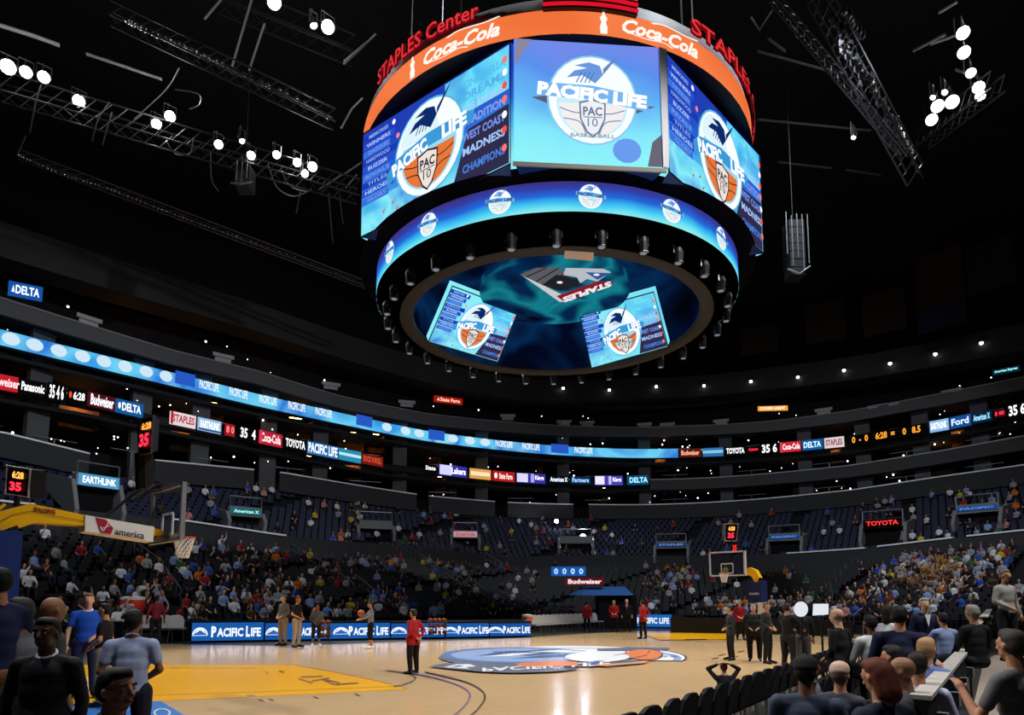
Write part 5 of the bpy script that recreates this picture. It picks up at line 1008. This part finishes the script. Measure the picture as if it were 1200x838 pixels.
def person(label,loc,yaw,height=1.8,pose='stand',armL='down',armR='down',skin='tan',shirt='303030',pants='18181c',hair='15110f',hstyle='short',sleeve='long',shoe='0c0c0c',bend=0.,head=0.,nod=0.,vox=.02,fat=1.,jacket=False,cap=None,shorts=False,fine=False,extra=None,group=None,collar=None):
    t=thing('person',label,'person',loc,yaw,group,height/1.8); J=skeleton(pose,armL,armR,bend); ws=1+(fat-1)*.55
    for k in J:
        if k[:2] in('sh','el','wr','hi','kn'): J[k]=J[k]*V(ws,1,1)
    sk=mat(SK[skin],.55,spec=.3)
    hp,T=head_parts(J['hea'],head,nod)
    up=1. if sleeve=='long' else .62
    P=hp+[cap_(J['nec']-V(0,0,.06),.062,J['hea']-V(0,.012,.04),.056,0)]+torso(J,.86,0,fat)+legs(J,.8,1.,0)
    for k in 'LR': P+=arm_(J,k,.8,1.,0)+fore(J,k)+hand(J,k,fine=fine)+[cap_(J['an'+k],.038,J['to'+k],.03,0)]
    blob(P,vox*.8,'body',sk,1,t)
    S=torso(J,1.03,1,fat)
    for k in 'LR':
        S+=arm_(J,k,1.1*ws,up,1)
        if sleeve=='long': e,w_=J['el'+k],J['wr'+k]; S+=[cap_(e,.053,e+(w_-e)*.88,.037,1)]
    if jacket: S+=[cap_(J['hi'+k]+V(0,0,.06),.115*ws,J['hi'+k]-V(0,0,.07)+(V(0,.12,.06) if pose=='sit' else 0),.118*ws,1) for k in 'LR']
    sh=blob(S,vox,'jacket' if jacket else 'shirt',mat(shirt,.8,noise=.08,scale=9,bump=.15),9,t)
    L=legs(J,1.1*ws,.35 if shorts else .93,2)+[ell_(J['pel']-V(0,0,.02),(.155*fat,.12*fat,.1),2)]
    blob(L,vox,'shorts' if shorts else 'trousers',mat(pants,.85),4,t)
    for k in 'LR': blob([cap_(J['an'+k]-V(0,0,.01),.048,J['to'+k],.036,3),cap_(J['an'+k]-V(0,.04,.045),.035,J['to'+k]-V(0,0,.005),.035,3)],.018,'shoe',mat(shoe,.4),1,t)
    # hair or cap
    if hstyle!='bald':
        H=[ell_(T(0,-.026,.05),(.088,.09,.082),4),ell_(T(.0,.02,.088),(.07,.06,.045),4),ell_(T(0,-.045,.01),(.086,.078,.088),4)]
        if hstyle=='long': H+=[cap_(T(0,-.05,.03),.08,T(0,-.07,-.12),.07,4),cap_(T(.05,-.03,0),.04,T(.06,-.04,-.13),.03,4),cap_(T(-.05,-.03,0),.04,T(-.06,-.04,-.13),.03,4)]
        if hstyle=='bun': H+=[ell_(T(0,-.12,.04),(.04,.04,.04),4)]
        blob(H,.014,'hair',mat(hair,.7,bump=.3),1,t)
    if cap: blob([ell_(T(0,-.015,.07),(.098,.102,.08),5),ell_(T(0,-.03,.05),(.097,.098,.06),5),cap_(T(-.045,.09,.055),.01,T(.045,.09,.055),.01,5),ell_(T(0,.1,.052),(.065,.06,.012),5)],.012,'cap',mat(cap,.8),1,t)
    for s_ in (-1,1):
        q=MB(); q.sphere(T(s_*.032,.079,.012),(.011,.008,.007),8); q.build('eye',mat('e8e4e0',.3),t,smooth=True)
        if vox<.016: q=MB(); q.sphere(T(s_*.032,.0865,.012),(.005,.004,.005),8); q.build('pupil',mat('100a08',.2),t); q=MB(); q.tube([T(s_*.016,.088,.036),T(s_*.035,.089,.042),T(s_*.052,.08,.034)],.0045,5); q.build('eyebrow',mat(hair,.8),t)
    if vox<.016: q=MB(); q.tube([T(-.024,.0875,-.056),T(0,.093,-.054),T(.024,.0875,-.056)],.0055,6); q.build('mouth',mat('7a3a34',.5),t)
    if collar:
        q=MB(); n=J['nec']; q.tube([n+V(.062*math.cos(a),.01+.06*math.sin(a),.0-.03*math.sin(a)) for a in [2*math.pi*i/14 for i in range(14)]],.014,5,closed=True); q.build('collar',mat(collar,.7),t)
    if extra: extra(t,J,T)
    return t
def yaw_to(loc,px=None,to=None,rel=0.):
    """yaw so that +Y faces a world point"""
    d=np.asarray(to,float)-np.asarray(loc,float); return math.atan2(-d[0],d[1])+rel
CAMP=O_
def away(loc,rel=0.): return yaw_to(loc,to=2*np.asarray(loc)-CAMP,rel=rel)
def toward(loc,rel=0.): return yaw_to(loc,to=CAMP,rel=rel)
def tie(col,shirtc='e8e8ea'):
    def f(t,J,T):
        c=J['che']; q=MB(); q.prism([c+V(-.05,.125,.14),c+V(.05,.125,.14),c+V(.0,.14,-.08)],(0,.01,0)); q.build('shirt_front',mat(shirtc,.7),t)
        if col: q=MB(); q.prism([c+V(-.014,.138,.12),c+V(.014,.138,.12),c+V(.022,.146,-.08),c+V(0,.148,-.12),c+V(-.022,.146,-.08)],(0,.008,0)); q.build('tie',mat(col,.6),t)
    return f
def stand_at(px,pyf,pyh,label,face,**k):
    """px, feet row, head-top row"""
    p=G(px,pyf); t_=(p-O_)@D_; top=PP(px,pyh,p,D0)[2]; h=top/1.0
    yaw={'away':away,'toward':toward}.get(face[0] if isinstance(face,tuple) else face)(p,face[1] if isinstance(face,tuple) else 0.)
    return person(label,p,yaw,h*.995*1.8/1.78,**k)
R90=math.pi/2
# --- standing figures on the court and its edges (rel>0 turns them towards picture left when facing the camera)
stand_at(97,818,694,'man in bright blue sleeveless jersey with white trim and navy trousers at left','toward',skin='light',shirt='1a50c0',pants='131f4a',hair='6a5648',sleeve='short',armL='front',armR='down',vox=.018,collar='e8eaf0',shoe='101014',fat=1.12)
stand_at(118,828,706,'man in black polo and khaki trousers talking to the blue jerseyed man',('toward',-1.9),skin='tan',shirt='0d0d10',pants='8a7868',sleeve='short',armL='front',armR='front',vox=.018,fat=1.1)
stand_at(484,790,713,'portly man in red blazer and black trousers standing alone on the court',('away',.9),skin='tan',shirt='a01420',pants='0c0b0b',hair='2a2420',jacket=True,armL='back',armR='back',vox=.02,fat=1.3)
stand_at(331,757,697,'man in grey brown shirt and khaki trousers before the blue boards',('toward',-.9),skin='light',shirt='6a6460',pants='9a8670',hair='6a6058',armL='front',armR='front',fat=1.1)
stand_at(347,759,698,'man in black shirt and khaki trousers, right of the grey brown shirted one',('toward',.9),skin='tan',shirt='141214',pants='a08a70',hair='7a2a20',sleeve='short',armL='front',armR='front')
stand_at(434,760,705,'referee like man in grey shirt, black shorts and white shoes',('toward',-1.3),skin='tan',shirt='77777c',pants='0e0e10',hair='2a2422',sleeve='long',armL='lean',armR='lean',shorts=True,shoe='f0f0f0')
stand_at(508,741,705,'man in light blue shirt standing behind the boards, back turned',('away',.4),skin='tan',shirt='9ab4d8',pants='20242e',hair='3a3430',fat=1.1)
stand_at(720,741,703,'grey haired man in red blazer facing us by the tunnel',('toward',0),skin='light',shirt='a81828',pants='111014',hair='b0aaa4',jacket=True,armL='front',armR='front',fat=1.1)
stand_at(735,741,702,'white haired man in black suit and red tie before the tunnel',('toward',0),skin='light',shirt='0c0c10',pants='0c0c10',hair='e0dcd8',jacket=True,extra=tie('a02030'))
stand_at(754,749,703,'man in red blazer by the short blue board, back turned',('away',.7),skin='tan',shirt='a81a26',pants='100e10',hair='1c1816',jacket=True,armL='back',armR='back')
stand_at(688,741,704,'man in red blazer behind the far white bench',('away',-.3),skin='tan',shirt='9a1626',pants='100e10',hair='141110',jacket=True)
stand_at(181,757,697,'person in dark red shirt beyond the white chairs, back turned',('away',0),skin='brown',shirt='6e1428',pants='141216',hair='120f0e')
stand_at(868,750,703,'man in red blazer among the dark suited men at right',('toward',.2),skin='light',shirt='98142a',pants='0e0d10',hair='a09890',jacket=True,armL='front',armR='front')
stand_at(857,774,709,'slim man in dark grey suit, leftmost of the three dark suited men',('toward',-1.2),skin='tan',shirt='25272a',pants='121214',hair='1a1614',jacket=True,armL='front',armR='front')
stand_at(885,775,708,'heavy man in black suit with grey hair, middle of the three dark suited men',('toward',0),skin='tan',shirt='0b0b0d',pants='09090b',hair='9a938c',jacket=True,armL='front',armR='front',fat=1.5)
stand_at(900,778,705,'man in charcoal sweater, rightmost of the three dark suited men',('toward',1.1),skin='tan',shirt='24262c',pants='0a0a0c',hair='5a544e',armL='front',armR='front',fat=1.05)
stand_at(899+26,792,706,'cameraman in black with white gloves beside his tripod',('away',-.6),skin='tan',shirt='0e0e10',pants='1a1a1e',hair='2a2420',armL='lean',armR='lean')
stand_at(943,790,708,'helper in grey trousers just right of the cameraman',('away',.3),skin='tan',shirt='16161a',pants='4a4846',hair='1c1816',armL='front')
stand_at(629,712,660,'man in grey hooded top standing in the lower stand left of the sponsor boards',('toward',0),skin='brown',shirt='5c5c60',pants='2a2a30') if False else None
# tripod camera with white reflector screens
p=G(937,789); t=thing('tripod_camera','black television camera on a tripod beside the cameraman','camera',p); 
for a in (0,2.1,4.2): q=MB(); q.tube([(0,0,1.25),(.5*math.cos(a),.5*math.sin(a),0)],.03,6); q.build('leg',BLK,t)
q=MB(); q.box((0,0,1.45),(.22,.5,.28),rz=-YAW); q.tube([(0,0,1.2),(0,0,1.4)],.06,8); q.build('camera_body',mat('141416',.5),t); q=MB(); q.tube([np.array([0,0,1.47])+D0*.2,np.array([0,0,1.47])+D0*.5],.08,12); q.build('lens',BLK,t)
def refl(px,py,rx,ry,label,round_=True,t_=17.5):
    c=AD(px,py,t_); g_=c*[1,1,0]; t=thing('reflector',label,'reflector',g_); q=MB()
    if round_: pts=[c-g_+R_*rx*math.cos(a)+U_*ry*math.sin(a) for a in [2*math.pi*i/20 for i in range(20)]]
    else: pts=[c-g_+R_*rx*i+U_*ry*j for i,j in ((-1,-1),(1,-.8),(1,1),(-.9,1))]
    q.prism(pts,D0*.04); q.build('panel',em('e8ecf4',.95),t); q=MB(); q.tube([(0,0,0),c-g_-[0,0,ry]],.025,6); q.build('stand',BLK,t)  # reflector panel glows by itself, in place of light falling on it
refl(939,714,.15,.17,'round glowing white light disc beside the cameraman',t_=15); refl(962,714.5,.17,.13,'square glowing white light panel right of the round one',False,t_=15)  # both are white reflectors with an added glow, not lights
# --- figures whose feet are hidden: placed by distance
def near(px,pyh,t_,label,rel,face='away',z0=0.,**k):
    P=AD(px,pyh,t_); p=np.array([P[0],P[1],z0]); pose=k.get('pose','stand'); full=1.78 if pose!='sit' else 1.35
    h=(P[2]-z0)/full*1.8; yaw=(away if face=='away' else toward)(p,rel); return person(label,p,yaw,h,**k)
def seat_under(t,J,T): pass
near(157,713,7.6,'man in pale blue grey polo shirt with arms folded, back turned',-.1,'away',skin='brown',shirt='8e9bc0',pants='131628',hair='0c0a09',sleeve='short',armL='front',armR='front',vox=.015,fat=1.12,collar='7f8cb0')
near(60,698,7.0,'bald man behind the black suited man at left',-1.1,'away',skin='olive',shirt='3c3c40',pants='141418',hstyle='bald',vox=.016,armL='front')
near(58,722,5.6,'dark skinned man in black suit with white collar at left',-.5,'toward',skin='dark',shirt='08090f',pants='08090c',hair='0c0908',jacket=True,vox=.015,collar='c8ccd8',fat=1.15)
near(28,699,6.6,'man in grey long sleeved shirt holding his hand to his chin',.9,'away',skin='olive',shirt='62666e',pants='0d0d10',hair='2c2826',armL='chin',armR='cross',vox=.015,fat=1.05)
near(2,664,6.4,'person in navy top at the far left edge, back turned',.5,'away',z0=.3,skin='tan',shirt='141c48',pants='a0765c',hair='08080a',vox=.018,fat=1.1,sleeve='short',armL='cross',armR='cross')
near(134,780,3.55,'young man with short black hair looking right, cut by the bottom edge',.75,'toward',skin='tan',shirt='1c2238',pants='141418',hair='0a0808',vox=.010,collar='242c48',z0=-.0) 
# seated and near people, lower right
near(1188,736,4.6,'man in patterned grey shirt raising his hand at the right edge',.9,'away',z0=.2,skin='tan',shirt='6c6a6a',pants='2a2a2e',hair='3a342e',sleeve='short',armL='wave',armR='down',vox=.012,fine=True)
near(1176,667,12.5,'standing man in long pale grey shirt at upper right',.9,'toward',z0=.9,skin='tan',shirt='9a9a94',pants='1c1c20',hair='6a625a',armL='down',armR='front',fat=1.1)
near(982,712,10.8,'man in black coat with pinkish bald head standing behind the reflectors',-2.0,'toward',skin='light',shirt='08080a',pants='08080a',hstyle='bald',jacket=True,armL='front',armR='front',fat=1.25,extra=tie('b08080','d8c8c8'))
near(949,771,9.2,'dark haired person leaning back with a grey sleeved arm stretched left',-1.4,'away',pose='sit',z0=-.05,skin='brown',shirt='6c6c72',pants='2a2a30',hair='100d0c',armL='lean',armR='lap',vox=.018)
near(943,769,6.1,'man in black cap and slate grey shirt at the bottom edge, back turned',-.2,'away',pose='sit',z0=0,skin='brown',shirt='3a4258',pants='202028',hair='0c0a0a',cap='08080a',vox=.014,fat=1.3,armL='lap',armR='lap')
near(983,776,7.0,'person in beige cap right of the black capped man',-.3,'away',pose='sit',z0=0,skin='tan',shirt='40444e',pants='202028',hair='6a4a38',cap='b89c8c',vox=.015,armL='lap',armR='lap')
near(1031,770,5.3,'person with reddish brown hair in navy, head bowed left',.9,'away',pose='sit',z0=0,skin='tan',shirt='1a2034',pants='181820',hair='5a2416',hstyle='long',vox=.014,fat=1.2,nod=.3,armL='lap',armR='lap')
near(1060,768,6.3,'bald man looking left behind the reddish haired person',1.5,'away',pose='sit',z0=0,skin='olive',shirt='2a2c34',pants='1c1c22',hstyle='bald',vox=.015,armL='lap',armR='lap')
near(1074,763,6.9,'dark haired person in white shirt beside the near barrier',-.2,'away',pose='sit',z0=0,skin='tan',shirt='b8bcd8',pants='20242e',hair='1c1210',vox=.015,armL='lap',armR='lap',fat=1.1)
near(1084,746,8.2,'blond person in light blue shirt with hand at the head',-.4,'away',pose='sit',z0=0,skin='light',shirt='5a74b0',pants='2a3040',hair='b08a62',vox=.015,armL='lap',armR='chin')
near(1048,755,7.6,'dark haired man between the navy backed man and the bald one',1.2,'away',pose='sit',z0=0,skin='tan',shirt='24262c',pants='1c1c22',hair='14100e',vox=.016,armL='lap',armR='lap')
near(1053,709,8.6,'broad man in dark navy jacket, back turned, above the seated heads',-.1,'away',z0=0,skin='tan',shirt='10183a',pants='0e1018',hair='0c0a0a',jacket=True,vox=.016,fat=1.35)
near(1020,720,10.5,'person in white shirt seated left of the broad navy jacketed man',.6,'away',pose='sit',z0=.35,skin='brown',shirt='e0e0e4',pants='1c1c22',hair='140f0e',vox=.018,armL='lap',armR='lap',fat=1.1)
near(1039,708,11.5,'dark haired woman in white top behind the broad navy jacketed man',-.5,'away',pose='sit',z0=.5,skin='tan',shirt='d8dce0',pants='1c1c22',hair='1c1412',hstyle='long',vox=.018,armL='lap',armR='lap')
near(1105,717,12,'man in white and blue vest reading papers right of the navy jacket',.6,'away',pose='sit',z0=.5,skin='tan',shirt='8a9cc8',pants='1c1c22',hair='14100e',vox=.018,armL='lean',armR='lean')
near(1082,700,13.5,'man in navy suit standing in the right hand crowd',.4,'toward',z0=.2,skin='light',shirt='101838',pants='101018',hair='9a938c',jacket=True,extra=tie(None))
near(1140,708,11,'grey haired person in black beside the curved barrier',.8,'away',pose='sit',z0=.5,skin='tan',shirt='101012',pants='1c1c22',hair='8c867e',vox=.018,armL='lap',armR='lap',fat=1.1)
near(848,776,12.0,'person in front row holding both hands on brown hair',.2,'away',pose='sit',z0=-.1,skin='light',shirt='141418',pants='1c1c22',hair='5a3620',armL='head',armR='head',vox=.016)
near(371,714,31,'player in grey shirt and black shorts seated against the boards with a ball',.1,'toward',z0=0,skin='dark',shirt='5c5c60',pants='101014',hair='5a3a26',shorts=True,shoe='f0f0f0',armL='front',armR='front') if False else None
stand_at(370,757,707,'player in grey top and dark shorts bouncing a ball at the boards',('toward',.1),skin='brown',shirt='5a5a5e',pants='1a1018',hair='5a3826',shorts=True,shoe='f0f0f0',armL='front',armR='front',bend=.35)
for (x,y,pf,l) in [(370,716,757,'orange basketball held by the bending player at the boards'),(423,719,760,'orange basketball held by the grey shirted referee')]:
    p=G(x,pf); P=PP(x,y,p,D0); b=dup(BALL); b.location=[float(v) for v in P]; b.scale=(1.3,)*3; b['label']=l; b['category']='ball'; 
    if 'group' in b: del b['group']
# ---------------- crowd: seated spectators share meshes, shirts differ
def crowd_mesh(arms,bend,vox,hat=False,longhair=False):
    J=skeleton('sit',arms[0],arms[1],bend); hp,T=head_parts(J['hea'],0,0,0,False)
    P=hp+[cap_(J['nec']-V(0,0,.06),.055,J['hea']-V(0,0,.04),.05,0)]+torso(J,1.0,1)+legs(J,1.,.95,2)
    for k in 'LR': P+=arm_(J,k,1.,1.,1)+[cap_(J['el'+k],.045,J['wr'+k],.034,0),ell_(J['wr'+k]+(J['wr'+k]-J['el'+k])*.25,.04,0),cap_(J['an'+k]-V(0,0,.03),.045,J['to'+k],.04,2)]
    P+=[ell_(T(0,-.03,.05),(.088,.09,.085),3)]
    if longhair: P+=[cap_(T(0,-.06,.03),.085,T(0,-.08,-.12),.06,3)]
    o=blob(P,vox,'person',[BLK,BLK,BLK,BLK],1); return o
CM=[crowd_mesh(a,b,.036,longhair=l) for a,b,l in [(('lap','lap'),0,False),(('lean','lap'),.2,False),(('lap','chin'),.1,True),(('front','front'),-.1,False),(('lap','lap'),.3,True),(('up','lap'),0,False)]]
CML=[crowd_mesh(('lap','lap'),0,.07),crowd_mesh(('lean','lap'),.25,.07)]
flush(); cmo=CM+CML; CM=[o.data for o in CM]; CML=[o.data for o in CML]
for o in cmo: bpy.data.objects.remove(o)
SH=[('white','d0d2d6',9),('pale grey','8e9096',9),('dark','15161a',11),('black','0b0b0c',8),('navy blue','1a2446',5),('bright blue','2450a8',4),('light blue','7a98c8',4),('red','8e1a24',3),('orange','c8641c',2),('yellow','c0a828',2),('brown','4c3628',3),('pink','b87878',1),('green','2c5a3a',1)]
SHW=[s[2] for s in SH]; SKC=[mat(SK[k],.6) for k in ('tan','light','brown','dark','olive')]; HC=[mat(c,.8) for c in ('14100e','2c1e16','4a3424','6a6460','1a1a1c')]; PC=[mat(c,.85) for c in ('16161a','202a40','2c2824')]
def densL(px,py):
    """how crowded the photograph is there"""
    if py<560: return 0
    if px<640:
        if py>742: return 0
        if px<215: return .7 if py>690 else (.42 if py>655 else .25) if py>640 else .06
        if 140<px<215 and py<700: return .12
        if px<340: return .8 if py>690 else .42 if py>632 else .12
        if px<480: return .85 if py>695 else (.35 if py>628 else .25)
        if px<560: return .32 if py>690 else .3 if py>640 else .3
        return .85 if py>704 else .12 if py>640 else .22
    if px<740: return .12 if py<700 else .25
    if px<925: return (.9 if py>700 else .1) if not(740<px<815 and 655<py<690) else .7
    if px<1010: return .6 if py>692 else .06
    if px<1060: return .8 if py>655 else .3
    return .85 if py>640 else .35
cand=[]
for fn,n,kk in ((bowl,NR,'front'),(bowl2,11,'back')):
    for i in range(n):
        t=PH0; 
        while t<PH1:
            r,_=fn((i+.35)/n,t); _,z=fn(i/n,t); t+=.62/r*random.uniform(.95,1.1)
            x,y=r*math.cos(t),r*math.sin(t); px,py,dz=pj((x,y,z+1.0))
            if dz<2 or px<18 or px>1215 or py<560 or py>760: continue
            if (t*r)%9.5<1.4: continue
            if 655<px<755 and py>655 and dz>25: continue
            d=densL(px,py); cl=.55+.9*math.sin(px*.11+i*1.7)*math.sin(px*.043+i*.9+2)
            if random.random()<d*max(.25,min(1.3,cl+.35)): cand.append((dz,x,y,z,px,py,kk))
cand.sort(key=lambda c:c[0]); print('crowd',len(cand))
def zone(px,py,kk):
    if kk=='back': return 'upper stand '+('left' if px<600 else 'right')
    return 'lower stand left of the near net' if px<205 else 'lower stand behind the blue boards' if px<640 else 'stand around the corner tunnel' if px<930 else 'packed right hand crowd'
allp=[]
rest=[]
for i,(dz,x,y,z,px,py,kk) in enumerate(cand):
    yaw=yaw_to((x,y,0),to=(0,0,0))+random.uniform(-.5,.5)
    if i<296:
        sn,sc_,_=random.choices(SH,SHW)[0]; me=random.choice(CM); o=bpy.data.objects.new('person',me); COL.objects.link(o); o.location=(x,y,z-.02); o.rotation_euler=(0,0,yaw); s=random.uniform(.95,1.12); o.scale=(s,s,s)
        for k,m_ in enumerate((random.choice(SKC),mat(sc_,.8),random.choice(PC),random.choice(HC))): o.material_slots[k].link='OBJECT'; o.material_slots[k].material=m_
        lab='spectator in %s top seated in the %s'%(sn,zone(px,py,kk)); tag(o,lab,'person',lab.replace('spectator','spectators'))
    else: rest.append((x,y,z,yaw))
# the remaining, smallest spectators (past 300): one joined crowd
q=MB(); mats=[]; base=[]
for me in CML:
    Vv=np.zeros(len(me.vertices)*3); me.vertices.foreach_get('co',Vv); base.append((Vv.reshape(-1,3),[tuple(p.vertices) for p in me.polygons],[p.material_index for p in me.polygons]))
mats=[mat('8a6250',.6),mat('b98264',.6)]+[mat(s[1],.8) for s in SH]+PC+HC
for (x,y,z,yaw) in rest:
    Vv,Fs,Mi=random.choice(base); c,s=math.cos(yaw),math.sin(yaw); P=np.stack([Vv[:,0]*c-Vv[:,1]*s+x,Vv[:,0]*s+Vv[:,1]*c+y,Vv[:,2]+z],1)
    ix=[random.randrange(2),2+random.choices(range(len(SH)),SHW)[0],2+len(SH)+random.randrange(3),5+len(SH)+random.randrange(5)]
    n=len(q.v); q.v.extend(map(tuple,P)); q.f.extend([tuple(i+n for i in f) for f in Fs]); q.m.extend([ix[m_] for m_ in Mi])
if rest: tag(q.build('distant_crowd',mats,smooth=True),'hundreds of small distant seated spectators scattered over the far stands','crowd',kind='stuff')
# cheering block with gold and brown shakers at upper right
SHK=[]
for c,nm in (('b08458','tan'),('d8a050','gold'),('5c4434','brown'),('c8beb0','cream')):
    q=MB()
    for k in range(26):
        a,b=random.uniform(0,6.28),random.uniform(-.4,1.5); L=random.uniform(.14,.24); d=V(math.cos(a)*math.cos(b),math.sin(a)*math.cos(b),math.sin(b)); s_=np.cross(d,V(.3,.5,.8)); s_/=np.linalg.norm(s_); q.add([d*.03-s_*.012,d*L-s_*.02,d*L+s_*.02,d*.03+s_*.012],[(0,1,2,3)])
    o=q.build('pompom',mat(c,.5,.3)); tag(o,'%s paper pompom shaken in the cheering block at right'%nm,'pompom','%s pompoms in the cheering block'%nm); SHK.append(o); o.location=(0,0,-45)
k=0
for i in range(74):
    px,py=random.gauss(1098,20),random.gauss(672,11); 
    if not(1060<px<1132 and 652<py<698): continue
    p=surfhit(px,py+12); t_=(p-O_)@D_; P=AD(px,py,t_-.5); b=SHK[i%4]; o=b if b.location[2]<-40 else dup(b); o.location=[float(v) for v in P]; o.rotation_euler=(random.random(),random.random(),random.random()*6); o.scale=(2,2,2)
for b in SHK:
    if b.location[2]<-40: bpy.data.objects.remove(b)
for o in list(bpy.data.objects):
    if o.parent is None and o.type in('MESH','EMPTY') and o.location[2]<-30 and o.name!='floor': print('stray',o.name)
print('objects',len(bpy.data.objects),'tris',sum(len(m.polygons)*2 for m in bpy.data.meshes))
